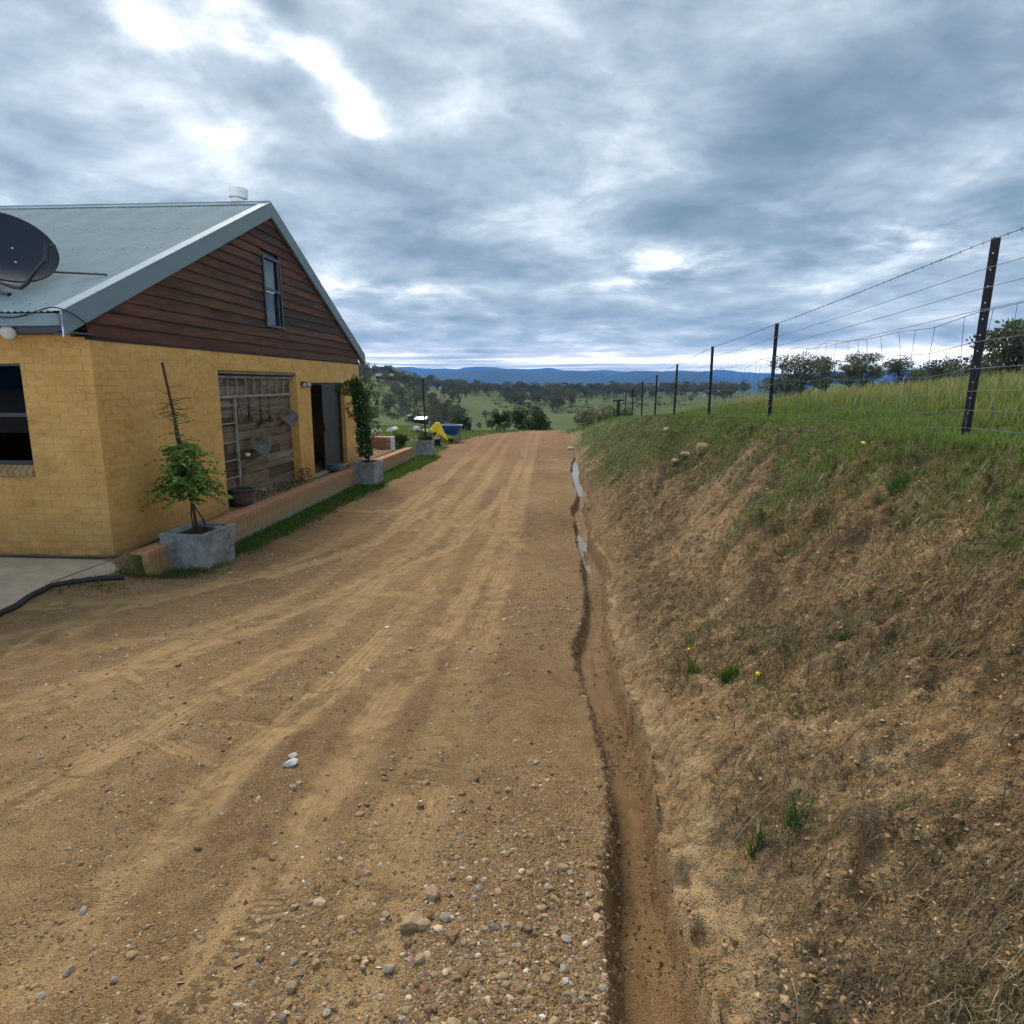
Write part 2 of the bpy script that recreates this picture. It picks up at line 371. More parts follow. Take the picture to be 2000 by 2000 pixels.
M('fascia', (.07, .085, .10), .5, .12); M('dark_metal', (.012, .013, .015), .45, .3, spec=.4); M('white_enamel', (.68, .69, .68), .4, .08, spec=.5)
M('galv', (.50, .53, .56), .4, .12, 8, metal=.6, spec=.5)
M('cladding', (.034, .015, .008), .75, c2=(.155, .062, .028), scale=2.2, bump=.006, bscale=30, stretch=(1, .35, 3.5), vcoord='Object')
M('cladding_red', (.042, .014, .008), .75, c2=(.125, .042, .020), scale=2.6, bump=.006, bscale=30, stretch=(1, .35, 3.5))
M('cladding_dark', (.018, .011, .008), .75, c2=(.070, .038, .024), scale=3.0, bump=.006, bscale=30, stretch=(1, .35, 3.5))
M('old_timber', (.085, .058, .036), .85, c2=(.26, .185, .115), scale=3.5, bump=.008, bscale=26, stretch=(1, .5, 5))
M('old_timber_dark', (.040, .027, .018), .85, c2=(.120, .085, .055), scale=4, bump=.008, bscale=26, stretch=(1, .5, 5))
M('old_timber_grey', (.12, .098, .068), .85, c2=(.31, .255, .175), scale=3.5, bump=.008, bscale=26, stretch=(1, .5, 5))
M('ladder_wood', (.18, .15, .115), .85, c2=(.38, .33, .26), scale=8, bump=.004, stretch=(1, 1, 1))
M('rust', (.035, .022, .016), .8, c2=(.10, .058, .036), scale=18, bump=.003, metal=.2)
M('iron_seat', (.07, .064, .055), .75, c2=(.19, .17, .14), scale=12, bump=.004, metal=.15)
M('concrete_pot', (.13, .135, .13), .85, c2=(.38, .38, .36), scale=2.6, bump=.004, bscale=70)
M('concrete', (.34, .26, .175), .9, c2=(.47, .375, .265), scale=1.6, bump=.003, bscale=60)
M('brick_cap', (.36, .165, .085), .85, c2=(.52, .275, .145), scale=9, bump=.004, bscale=50)
M('brick_face', (.31, .19, .085), .85, c2=(.45, .29, .14), scale=9, bump=.004, bscale=50)
M('brick_brown', (.17, .085, .05), .85, c2=(.29, .16, .10), scale=9, bump=.004, bscale=50)
M('mortar', (.33, .27, .20), .95, .15, 20)
M('soil', (.035, .027, .020), .95, .4, 30, bump=.01, bscale=60)
M('bark', (.060, .042, .030), .9, .4, 20, bump=.006, bscale=60); M('stake_wood', (.085, .038, .022), .8, .3, 12, stretch=(8, 8, 1))
M('gum_bark', (.16, .14, .115), .9, .35, 3); M('bark_dark', (.05, .042, .034), .9, .35, 4)
M('black_plastic', (.012, .014, .016), .5, .3, 10, spec=.4); M('picket', (.011, .010, .010), .6, .4, 30, spec=.35)
M('wire', (.10, .105, .115), .45, .3, 40, metal=.5, spec=.5); M('wire_dark', (.045, .048, .055), .5, .3, 40, metal=.4)
M('pot_blue', (.055, .095, .135), .3, .15, 10, spec=.5); M('barrow_blue', (.018, .085, .27), .4, .2, 6, spec=.5); M('barrow_frame', (.02, .085, .20), .45, .2, 6)
M('yellow_cloth', (.72, .47, .012), .55, c2=(.80, .58, .03), scale=5, bump=.006, bscale=18); M('red_plastic', (.10, .022, .02), .5, .2)
M('barrel_wood', (.055, .042, .032), .8, c2=(.13, .10, .078), scale=5, bump=.004, stretch=(3, 3, .5)); M('pale_log', (.36, .32, .28), .85, c2=(.60, .55, .49), scale=6, bump=.01, bscale=20)
M('white_stone', (.42, .39, .34), .85, c2=(.66, .63, .57), scale=2, bump=.001); M('rock', (.16, .13, .10), .9, c2=(.34, .29, .23), scale=14, bump=.006)
M('room', (.05, .045, .04), .9, .2); M('lace', (.42, .43, .44), .9, .2, 60); M('frame_black', (.014, .017, .021), .4, .2, spec=.5); M('screen_door', (.018, .021, .025), .5, .12, 3, spec=.5)
M('dish_navy', (.016, .022, .036), .55, .12, 3, spec=.2); M('lamp_glass', (.55, .54, .50), .35, .08, spec=.5)
M('white_paint', (.62, .62, .60), .8, .1, 10); M('roof_red', (.055, .022, .017), .7, .15, 1); M('teal_paint', (.03, .16, .15), .6, .15, 1)
M('mountain', (.014, .022, .020), .95, c2=(.034, .048, .036), scale=.004, bump=0)
M('flower_white', (.75, .74, .66), .7, .05); M('flower_yellow', (.80, .48, .01), .6, .08); M('flower_cream', (.78, .72, .35), .7, .08)
def puddle_material():
    m, t, b = principled('puddle_water')
    co = t.node('ShaderNodeTexCoord').outputs['Object']
    b.inputs['Base Color'].default_value = (.19, .125, .068, 1); b.inputs['Roughness'].default_value = .03; b.inputs['IOR'].default_value = 1.33
    b.inputs['Specular IOR Level'].default_value = .5
    n, _ = t.noise(co, 9, 2, .5); t.put(b.inputs['Normal'], t.bump(n, .002, .5))
puddle_material()

# ---------------------------------------------------------------- mesh helpers
def mesh_np(name, V, Fc, smooth=True):
    me = bpy.data.meshes.new(name)
    V = np.ascontiguousarray(V, np.float32); Fc = np.ascontiguousarray(Fc, np.int32)
    n, k = Fc.shape
    me.vertices.add(len(V)); me.vertices.foreach_set('co', V.ravel())
    me.loops.add(n * k); me.loops.foreach_set('vertex_index', Fc.ravel())
    me.polygons.add(n); me.polygons.foreach_set('loop_start', np.arange(0, n * k, k, dtype=np.int32))
    if smooth: me.polygons.foreach_set('use_smooth', np.ones(n, bool))
    else: me.polygons.foreach_set('use_smooth', np.zeros(n, bool))
    me.update(calc_edges=True); return me
def set_attr(me, name, data, kind='FLOAT'):
    a = me.attributes.new(name, kind, 'POINT')
    data = np.ascontiguousarray(data, np.float32)
    if kind == 'FLOAT': a.data.foreach_set('value', data)
    elif kind == 'FLOAT_VECTOR': a.data.foreach_set('vector', data.ravel())
    else:
        if data.shape[1] == 3: data = np.concatenate([data, np.ones((len(data), 1), np.float32)], 1)
        a.data.foreach_set('color', np.ascontiguousarray(data, np.float32).ravel())
class MB:
    def __init__(s): s.v = []; s.f = []
    def add(s, vs, fs):
        o = len(s.v); s.v += [tuple(v) for v in vs]; s.f += [tuple(i + o for i in f) for f in fs]; return s
    def box(s, x0, x1, y0, y1, z0, z1):
        return s.add([(x0, y0, z0), (x1, y0, z0), (x1, y1, z0), (x0, y1, z0), (x0, y0, z1), (x1, y0, z1), (x1, y1, z1), (x0, y1, z1)],
                     [(0, 3, 2, 1), (4, 5, 6, 7), (0, 1, 5, 4), (1, 2, 6, 5), (2, 3, 7, 6), (3, 0, 4, 7)])
    def bar(s, A, B, w, h):        # box from A to B, cross-section spanned by w and h (A is its corner)
        A, B, w, h = map(Vector, (A, B, w, h))
        return s.add([A, A + w, A + w + h, A + h, B, B + w, B + w + h, B + h],
                     [(0, 1, 2, 3), (7, 6, 5, 4), (0, 4, 5, 1), (1, 5, 6, 2), (2, 6, 7, 3), (3, 7, 4, 0)])
    def tube(s, P, rad, n=8, cap=True):
        P = [Vector(p) for p in P]; rad = rad if hasattr(rad, '__len__') else [rad] * len(P)
        rings = []; prev = None
        for i, p in enumerate(P):
            d = (P[min(i + 1, len(P) - 1)] - P[max(i - 1, 0)])
            if d.length < 1e-9: d = Vector((0, 0, 1))
            d.normalize()
            if prev is None: u = d.orthogonal().normalized()
            else:
                u = prev - d * prev.dot(d)
                u = u.normalized() if u.length > 1e-6 else d.orthogonal().normalized()
            prev = u; w = d.cross(u)
            rings.append([p + (u * math.cos(2 * math.pi * k / n) + w * math.sin(2 * math.pi * k / n)) * rad[i] for k in range(n)])
        fs = []
        for i in range(len(P) - 1):
            for k in range(n): fs.append((i * n + k, i * n + (k + 1) % n, (i + 1) * n + (k + 1) % n, (i + 1) * n + k))
        if cap: fs.append(tuple(range(n))[::-1]); fs.append(tuple((len(P) - 1) * n + k for k in range(n)))
        return s.add([v for r in rings for v in r], fs)
    def lathe(s, prof, n=24, mat=None):     # prof: (r, z) list, closed top and bottom by caps
        mat = mat or Matrix()
        vs = [mat @ Vector((r * math.cos(2 * math.pi * k / n), r * math.sin(2 * math.pi * k / n), z)) for r, z in prof for k in range(n)]
        fs = []
        for i in range(len(prof) - 1):
            for k in range(n): fs.append((i * n + k, i * n + (k + 1) % n, (i + 1) * n + (k + 1) % n, (i + 1) * n + k))
        fs.append(tuple(range(n))[::-1]); fs.append(tuple((len(prof) - 1) * n + k for k in range(n)))
        return s.add(vs, fs)
    def mesh(s, name, smooth=False):
        me = bpy.data.meshes.new(name); me.from_pydata(s.v, [], s.f); me.update()
        if smooth: me.polygons.foreach_set('use_smooth', np.ones(len(s.f), bool))
        return me
    def build(s, name, mat, parent=None, smooth=False, **kw): return add(name, s.mesh(name, smooth), mat, parent, **kw)
def add(name, me, mat, parent=None, loc=None, label=None, cat=None, group=None, kind=None, world=False):
    o = bpy.data.objects.new(name, me); col.objects.link(o)
    if mat and me is not None and not me.materials: me.materials.append(MATS[mat])
    if loc is not None: o.location = loc
    if parent is not None:
        o.parent = parent
        if parent.type == 'EMPTY' and parent.get('_w'): o.matrix_parent_inverse = Matrix.Translation(-Vector(parent.location))
    tag(o, label, cat, group, kind); return o
def tag(o, label=None, cat=None, group=None, kind=None):
    if label: o['label'] = label
    if cat: o['category'] = cat
    if group: o['group'] = group
    if kind: o['kind'] = kind
    return o
def thing(name, loc, label, cat, group=None, world=True, rotz=0.0):      # Empty at the thing's base; children given in world coordinates when world=True
    o = bpy.data.objects.new(name, None); col.objects.link(o); o.location = loc; o.empty_display_size = .1
    if world: o['_w'] = 1
    else: o.rotation_euler = (0, 0, rotz)
    return tag(o, label, cat, group)
def copy_tree(root, loc, rotz=0.0, scale=1.0, label=None, group=None):
    r = root.copy(); col.objects.link(r); r.location = loc; r.rotation_euler = (0, 0, rotz)
    r.scale = scale if hasattr(scale, '__len__') else (scale,) * 3
    if label: r['label'] = label
    if group: r['group'] = group
    for ch in list(root.children):
        c = ch.copy(); col.objects.link(c); c.parent = r
        for g in list(ch.children):
            d = g.copy(); col.objects.link(d); d.parent = c
    return r
# ---------------------------------------------------------------- wheel tracks
TRACKS = [  # (polyline, width)
    ([(-.95, 34), (-.93, 20.7), (-.70, 10.3), (-.57, 5.1), (-.62, 2.7), (-.64, 2.0), (-.52, 1.0), (-.3, -3)], .26),
    ([(-2.55, 34), (-2.45, 20.7), (-2.15, 10.3), (-1.95, 6.2), (-2.05, 4.2), (-2.5, 2.6), (-3.2, 1.0)], .25),
    ([(-2.0, 30), (-2.06, 20.8), (-1.47, 10.0), (-1.33, 5.1), (-1.56, 3.6), (-1.66, 2.5), (-1.62, 1.6), (-1.4, -3)], .24),
    ([(-3.3, 30), (-3.06, 20.9), (-2.75, 12.8), (-2.75, 8.4), (-2.95, 5.4), (-3.4, 3.7), (-4.3, 2.2)], .24),
    ([(-1.15, 16), (-1.25, 11.0), (-1.75, 8.0), (-2.55, 6.0), (-3.7, 4.8), (-5.4, 4.3), (-7.5, 4.2)], .22),
    ([(-2.3, 15), (-2.5, 11.0), (-3.05, 8.6), (-3.9, 7.0), (-5.2, 5.9), (-7.0, 5.4)], .22),
    ([(-.45, 9.0), (-.9, 10.8), (-1.7, 11.5), (-2.5, 11.2), (-2.9, 10.2)], .22),
    ([(-1.3, 34), (-1.25, 22), (-.98, 13), (-.88, 7.5), (-1.0, 4.2), (-1.1, 2.4), (-1.05, -3)], .22),
    ([(-2.9, 24), (-2.9, 15), (-3.3, 9.5), (-4.0, 6.5), (-5.2, 4.6), (-7.2, 3.4)], .22),
    ([(-1.7, 20), (-1.75, 12), (-2.1, 8.0), (-2.7, 5.0), (-3.5, 3.0), (-4.6, 1.6)], .22),
    ([(-3.2, 5.6), (-3.75, 5.2), (-4.1, 4.5), (-4.15, 3.6), (-3.8, 2.6)], .22),
]
def dense_line(P, step=.06):
    P = np.array(P, float)
    for _ in range(3):      # Chaikin smoothing
        Q = np.empty((2 * len(P), 2)); Q[0::2] = np.vstack([P[:1], .75 * P[:-1] + .25 * P[1:]]); Q[1::2] = np.vstack([.25 * P[:-1] + .75 * P[1:], P[-1:]]); P = Q
    s = np.r_[0, np.cumsum(np.hypot(*np.diff(P, axis=0).T))]; n = int(s[-1] / step)
    ss = np.linspace(0, s[-1], n); return np.c_[np.interp(ss, s, P[:, 0]), np.interp(ss, s, P[:, 1])], ss
def track_fields(x, y):
    best = np.zeros(x.shape); uu = np.zeros(x.shape); ss_ = np.zeros(x.shape); ridge = np.zeros(x.shape); dip = np.zeros(x.shape)
    for ti, (P, w) in enumerate(TRACKS):
        L, S = dense_line(P)
        cells = {}
        bb = (x > L[:, 0].min() - .5) & (x < L[:, 0].max() + .5) & (y > L[:, 1].min() - .3) & (y < L[:, 1].max() + .3)
        idx = np.nonzero(bb)[0]
        if not len(idx): continue
        T = np.gradient(L, axis=0); T /= np.linalg.norm(T, axis=1)[:, None]
        for ch in np.array_split(idx, max(1, len(idx) // 4000)):
            dx = x[ch][:, None] - L[None, :, 0]; dy = y[ch][:, None] - L[None, :, 1]
            k = np.argmin(dx * dx + dy * dy, 1); r = np.arange(len(ch))
            ax, ay = dx[r, k], dy[r, k]
            u = (ax * T[k, 1] - ay * T[k, 0]) / (w / 2); s = S[k] + ax * T[k, 0] + ay * T[k, 1]
            wob = .16 * vnoise(s * 1.3, u * 0 + ti * 9.0, 31)
            au = np.abs(u + wob)
            m = sstep(1.45, .55, au + .5 * fbm(s * 2.2, u * .6 + ti * 7, 2, 34)) * (.48 + .52 * sstep(-.35, .25, fbm(s * .35, u * 0 + ti * 5.0, 2, 33) + .05))
            ends = sstep(0, .6, s) * sstep(0, .6, S[-1] - s); m = m * ends
            rg = np.exp(-((au - 1.5) / .35) ** 2) * ends
            up = m > best[ch]
            c2 = ch[up]; best[c2] = m[up]; uu[c2] = u[up]; ss_[c2] = s[up]
            ridge[ch] = np.maximum(ridge[ch], rg * (1 - m)); dip[ch] = np.maximum(dip[ch], m)
    return best, uu, ss_, ridge, dip
def dirt_left(y):       # left limit of the dirt
    return np.interp(y, [-6, 6.1, 7.5, 8, 14, 18, 22, 23.4, 26, 29, 33, 36, 42], [-14, -12, -5.0, -4.45, -4.4, -4.2, -3.9, -4.25, -4.3, -4.1, -2.9, -1.4, -.6])
def dirt_right(y):
    return np.interp(y, [-6, 28, 34, 42], [99, 99, .9, .7])
def turf(x, y):         # 0 bare .. 1 turf
    n = fbm(x * 1.6, y * 1.6, 3, 101) * .5 + fbm(x * 6, y * 6, 2, 102) * .25
    left = sstep(.18, -.18, x - dirt_left(y) + n * .5) * sstep(5.5, 7.6, y + n)
    left = left * (1 - sstep(-5.1, -5.3, x) * sstep(20.9, 20.6, y))
    xc = ditch_x(y)
    # on the bank the turf comes down lower with distance
    lim = np.interp(y, [-6, 1.5, 3.5, 5, 8, 11, 14, 18, 24, 40], [2.75, 2.45, 2.22, 2.12, 2.1, 1.85, 1.35, 1.0, .85, .8])
    right = sstep(-.55, .40, x - lim + n * 1.5)
    far = sstep(33, 37, y + n * 3)
    far = far * (1 - (sstep(dirt_left(y) - .3, dirt_left(y) + .2, x + n) * sstep(.9, .5, x + n) * sstep(41, 37, y)))
    return np.clip(np.maximum(np.maximum(left, right), far), 0, 1)

# ---------------------------------------------------------------- near ground: one sheet cut into driveway, ditch, bank, paddock and garden
def spaced(a, b, f):
    o = [a]
    while o[-1] < b: o.append(o[-1] + f(o[-1]))
    return np.array(o)
gx = np.r_[-np.arange(60, 14, -4.0), spaced(-14, -7, lambda v: .25), spaced(-6.8, 4.2, lambda v: .017 if -2.4 < v < 1.4 else (.03 if v < -4 else .022)), spaced(4.3, 14, lambda v: .12 + .05 * (v - 4.2)), np.arange(15, 70, 3.0)]
gy = np.r_[np.arange(-8, .8, .25), spaced(.9, 62, lambda v: max(.013, .0085 * v))]
GX, GY = np.meshgrid(gx, gy); sh = GX.shape
fx, fy = GX.ravel(), GY.ravel()
tb, tu, ts, tr, td = track_fields(fx, fy)
xc_, w_ = ditch_x(fy), ditch_w(fy)
GRS0 = turf(fx, fy)
onroad = (fx < xc_ - w_) & (fx > -4.9)
edge_ = sstep(.02, .25, xc_ - w_ - fx)
tb = tb * edge_ * (fx > -9); 
LIP = np.exp(-((GRS0 - .25) / .22) ** 2) * sstep(.9, 1.3, (fx - xc_) / w_) * sstep(20, 12, fy)
fz = ground_z(fx, fy) - .055 * LIP * (.3 + np.clip(fbm(fx * 2.2, fy * 1.8, 3, 99) + .5, 0, 1)) + .045 * sstep(.45, .8, GRS0) * sstep(.9, 1.3, (fx - xc_) / w_) * sstep(20, 12, fy) * sstep(3.4, 2.6, fx) + (-.020 * td + .018 * tr * (.4 + fbm(fx * 5, fy * 5, 2, 91))) * edge_ * (fy < 36)
GRS = turf(fx, fy)
u_ = (fx - xc_) / w_
WET = sstep(1.05, .55, np.abs(u_)) * sstep(24, 22, fy) * (.55 + .6 * np.clip(fbm(fx * 3, fy * 1.2, 2, 95) + .4, 0, 1))
WET = np.maximum(WET, .55 * sstep(.4, .9, np.exp(-((u_ + .95) / .28) ** 2)) * (fy < 24) * sstep(-.1, .15, fbm(fx * 2, fy * 1.4, 2, 96) + .12))
rimw = np.exp(-((fy - 21.6) / .5) ** 2) * sstep(-1.9, -.6, fx) * (fx < xc_)
fz = fz - .09 * rimw; WET = np.maximum(WET, rimw * .6)
CLY = sstep(.9, 1.2, u_) * sstep(30, 24, fy)
RED = np.clip(sstep(20, 24, fy) * .9 + .4 * sstep(-.1, .3, fbm(fx * .5, fy * .3, 2, 97)) * sstep(9, 16, fy), 0, 1) * (fx < xc_)
HUM = np.exp(-((GRS - .32) / .30) ** 2) * sstep(.9, 1.3, u_) * sstep(20, 12, fy) * (.35 + .9 * np.clip(fbm(fx * 1.4, fy * 1.1, 3, 98) + .45, 0, 1))
FRE = np.exp(-((u_ - 1.45) / .55) ** 2) * sstep(14, 5, fy) * (.3 + np.clip(fbm(fx * 4, fy * 1.5, 3, 93) + .4, 0, 1))
TUV = np.c_[ts, tu, np.zeros_like(ts)]
N_ = np.zeros((len(fx), 3))
Zg = fz.reshape(sh)
dzx = np.gradient(Zg, gx, axis=1); dzy = np.gradient(Zg, gy, axis=0)
N_ = np.stack([-dzx, -dzy, np.ones_like(dzx)], -1).reshape(-1, 3); N_ /= np.linalg.norm(N_, axis=1)[:, None]
ii = np.arange(sh[0] * sh[1]).reshape(sh)
quads = np.stack([ii[:-1, :-1], ii[:-1, 1:], ii[1:, 1:], ii[1:, :-1]], -1).reshape(-1, 4)
qx = fx[quads].mean(1); qy = fy[quads].mean(1); qxc = ditch_x(qy); qw = ditch_w(qy)
region = np.where(qy > 44, 3, np.where(qx < dirt_left(qy) - .0, 4, np.where(qx < qxc - qw * 1.05, 0, np.where((qx < qxc + qw * 1.1) & (qy < 24), 1, np.where(qx < fence_x(qy) - .45, 2, 3)))))
for k, nm in enumerate(['driveway', 'drainage_ditch', 'earth_bank', 'paddock', 'garden_ground']):
    q = quads[region == k]
    if not len(q): continue
    used, inv = np.unique(q, return_inverse=True)
    me = mesh_np(nm, np.c_[fx, fy, fz][used], inv.reshape(q.shape))
    for an, dat in (('red', RED), ('hum', HUM), ('fre', FRE), ('trk', tb), ('grs', GRS), ('wet', WET), ('cly', CLY)): set_attr(me, an, dat[used])
    set_attr(me, 'tuv', TUV[used], 'FLOAT_VECTOR')
    me.normals_split_custom_set_from_vertices(N_[used].astype(np.float32))
    add(nm, me, 'ground', kind='structure')
def gz(x, y):           # height of the built near sheet
    x = np.atleast_1d(np.asarray(x, float)); y = np.atleast_1d(np.asarray(y, float))
    i = np.clip(np.searchsorted(gx, x) - 1, 0, len(gx) - 2); j = np.clip(np.searchsorted(gy, y) - 1, 0, len(gy) - 2)
    a = np.clip((x - gx[i]) / (gx[i + 1] - gx[i]), 0, 1); b = np.clip((y - gy[j]) / (gy[j + 1] - gy[j]), 0, 1)
    return (Zg[j, i] * (1 - a) + Zg[j, i + 1] * a) * (1 - b) + (Zg[j + 1, i] * (1 - a) + Zg[j + 1, i + 1] * a) * b
def g1(x, y): return float(gz(x, y)[0])
TRK_G = tb.reshape(sh); GRS_G = GRS.reshape(sh)
def sample_grid(G, x, y):
    i = np.clip(np.searchsorted(gx, x) - 1, 0, len(gx) - 2); j = np.clip(np.searchsorted(gy, y) - 1, 0, len(gy) - 2); return G[j, i]

# far ground sheet to the foot of the mountains
ra = np.radians(np.linspace(-75, 75, 260)); rd = np.r_[np.geomspace(30, 900, 150), np.geomspace(980, 26000, 26)]
A_, D_ = np.meshgrid(ra, rd); vx, vy = (np.sin(A_) * D_).ravel(), (np.cos(A_) * D_).ravel()
vz = valley(vx, vy)
inside = sstep(68, 58, np.abs(vx)) * sstep(61.5, 56, vy) * sstep(-8, 0, vy)
near_z = ground_z(vx, vy, False)
vz = np.where(inside > 0, np.minimum(vz, near_z) - 1.2 * inside, vz)
ii = np.arange(A_.size).reshape(A_.shape)
q = np.stack([ii[:-1, :-1], ii[:-1, 1:], ii[1:, 1:], ii[1:, :-1]], -1).reshape(-1, 4)[:, ::-1]
add('valley', mesh_np('valley', np.c_[vx, vy, vz], q), 'valley_grass', kind='structure')

# ranges on the horizon: skyline read as (image column, row) turned into bearings and heights at their real distance
def bearing(X, Y):
    d = cF + cR * ((X - 1000) / F_PX) - cU * ((Y - 1000) / F_PX)
    return math.atan2(d.x, d.y), d.z / math.hypot(d.x, d.y)
def mountain(name, D, depth, pts, seed, base=-70, rough=1.0):
    bs = sorted(bearing(*p) for p in pts)
    a = np.linspace(R_(-70), R_(70), 420)
    top = np.interp(a, [b[0] for b in bs], [2.1 + b[1] * D for b in bs])
    top = top + rough * fbm(a * 60, a * 0 + seed, 4, seed) * D * .0022
    k = np.linspace(-1, 1, 25)
    Aq, Kq = np.meshgrid(a, k); Dq = D + Kq * depth
    prof = np.exp(-(Kq * 1.75) ** 2)
    ero = fbm(Aq * D / 500., Kq * depth / 420., 4, seed + 3) * .42
    Z = base + (np.broadcast_to(top, Aq.shape) - base) * np.clip(prof + ero * (1 - prof) * 1.1, 0, 1.0)
    ii = np.arange(Aq.size).reshape(Aq.shape)
    q = np.stack([ii[:-1, :-1], ii[:-1, 1:], ii[1:, 1:], ii[1:, :-1]], -1).reshape(-1, 4)[:, ::-1]
    return add(name, mesh_np(name, np.c_[(np.sin(Aq) * Dq).ravel(), (np.cos(Aq) * Dq).ravel(), Z.ravel()], q), 'mountain', kind='structure')
mountain('far_mountain', 12500, 2400, [(-600, 735), (200, 726), (680, 720), (759, 717), (800, 717), (846, 720), (890, 721), (928, 716), (958, 717), (995, 720), (1030, 721), (1080, 719), (1105, 724), (1140, 724), (1180, 722), (1215, 725), (1260, 727), (1330, 724), (1372, 726), (1405, 721), (1440, 726), (1520, 730), (1800, 722), (2500, 735)], 5, rough=.6)
mountain('blue_mountain', 5600, 1250, [(-600, 745), (400, 738), (700, 733), (855, 728), (900, 725), (940, 721), (1000, 722), (1040, 729), (1055, 726), (1085, 727), (1127, 724), (1160, 727), (1187, 731), (1220, 727), (1243, 724), (1280, 725), (1315, 727), (1357, 728), (1395, 733), (1423, 739), (1470, 741), (1600, 738), (1900, 744), (2500, 746)], 15, rough=.7)
mountain('green_hill', 2600, 620, [(-600, 760), (500, 742), (640, 731), (690, 732), (715, 727), (738, 720), (758, 717), (780, 719), (800, 724), (822, 733), (850, 745), (900, 760), (2500, 790)], 25, base=-75, rough=.5)
# ---------------------------------------------------------------- the house
WX, HY0, HY1, EZ, YM, RZ, SL, XE = -5.46, 7.66, 18.35, 2.63, 13.0, 5.40, .438, -15.0
def roof_z(y): return RZ - SL * abs(y - YM)
M('cap_steel', (.26, .335, .37), .6, .05, 2, spec=.1)
house = thing('brick_house', (WX - 4, YM, 0), 'yellow painted brick house with brown timber gable and blue-grey steel roof', 'house')
PAN = (10.59, 13.87, -.1, 2.31); DOOR = (14.64, 17.0, .05, 2.11); WIN = (-8.0, -6.35, 1.12, 2.35)
C0 = WX - .0012      # mortar plane
mb = MB()
for y0, y1, z0, z1 in [(HY0 + .004, PAN[0], -.45, EZ), (PAN[0], PAN[1], PAN[3], EZ), (PAN[1], DOOR[0], -.45, EZ), (DOOR[0], DOOR[1], DOOR[3], EZ), (DOOR[0], DOOR[1], -.45, DOOR[2]), (DOOR[1], HY1, -.45, EZ), (PAN[0], PAN[1], -.45, PAN[2])]:
    mb.box(C0 - .22, C0, y0, y1, z0, z1)
gwall = mb.build('wall', 'yellow_paint', house)
mb = MB()
f0 = HY0 + .0012
for x0, x1, z0, z1 in [(WIN[1], C0 - .22, -.45, EZ + .1), (WIN[0], WIN[1], -.45, WIN[2] - .15), (WIN[0], WIN[1], WIN[3], EZ + .1), (XE, WIN[0], -.45, EZ + .1)]:
    mb.box(x0, x1, f0, f0 + .22, z0, z1)
fwall = mb.build('wall', 'yellow_paint', house)
MB().box(XE, C0 - .001, HY1 - .22, HY1 - .004, -.45, EZ).box(XE - .2, XE, HY0, HY1, -.45, EZ).build('wall', 'yellow_paint', house)
MB().box(XE, C0 - .23, f0 + .23, HY1 - .23, -.06, .03).build('floor', 'concrete', house)
MB().box(XE, C0 - .23, f0 + .23, HY1 - .23, 2.55, 2.60).build('ceiling', 'room', house)

# bricks: unit brick, front face slightly inset
def unit_brick():
    ix, iz = .014, .045
    v = [(-.5, 0, -.5), (.5, 0, -.5), (.5, 0, .5), (-.5, 0, .5), (-.5, -.93, -.5), (.5, -.93, -.5), (.5, -.93, .5), (-.5, -.93, .5),
         (-.5 + ix, -1, -.5 + iz), (.5 - ix, -1, -.5 + iz), (.5 - ix, -1, .5 - iz), (-.5 + ix, -1, .5 - iz)]
    f = [(4, 5, 1, 0), (5, 6, 2, 1), (6, 7, 3, 2), (7, 4, 0, 3), (8, 9, 5, 4), (9, 10, 6, 5), (10, 11, 7, 6), (11, 8, 4, 7), (8, 11, 10, 9)]
    return v, f
UB = unit_brick()
ub_mesh = MB().add(*UB).mesh('brick'); ub_mesh.materials.append(MATS['yellow_paint'])
CH, BL = .0862, .24
def cut(iv, holes):
    out = [iv]
    for a, b in holes:
        nx = []
        for p, q in out:
            if b <= p or a >= q: nx.append((p, q)); continue
            if a > p: nx.append((p, a))
            if b < q: nx.append((b, q))
        out = nx
    return [(p, q) for p, q in out if q - p > .03]
rb = random.Random(3)
cands = []      # (distance, facing, centre, length, height)
for r in range(-3, 31):
    z0 = r * CH; z1 = min(z0 + CH - .007, EZ - .002)
    if z1 - z0 < .03: continue
    zc = (z0 + z1) / 2
    off = (r % 2) * BL / 2
    # gable: along Y, from the near corner
    y = HY0 - off
    while y < HY1:
        holes = []
        if PAN[2] < zc < PAN[3]: holes.append((PAN[0], PAN[1]))
        if DOOR[2] - .05 < zc < DOOR[3]: holes.append((DOOR[0], DOOR[1]))
        for p, q in cut((max(y, HY0), min(y + BL - .005, HY1)), holes):
            cands.append((math.hypot(WX, (p + q) / 2), 'g', (p + q) / 2, zc, q - p, z1 - z0))
        y += BL
    x = WX + BL / 2 - off
    while x > -8.6:
        a, b = x - BL + .005, x
        holes = [(WIN[0] - .0, WIN[1])] if WIN[2] - .15 < zc < WIN[3] else []
        for p, q in cut((a, min(b, WX - .001)), holes):
            cands.append((math.hypot((p + q) / 2, HY0), 'f', (p + q) / 2, zc, q - p, z1 - z0))
        x -= BL
vis = [c for c in cands if not (c[1] == 'f' and c[2] < -7.15) and c[3] > -.02]
vis.sort(key=lambda c: c[0] + (0 if c[1] == 'f' else -.0))
chosen = set(id(c) for c in vis[:300])
rest = {'g': MB(), 'f': MB()}
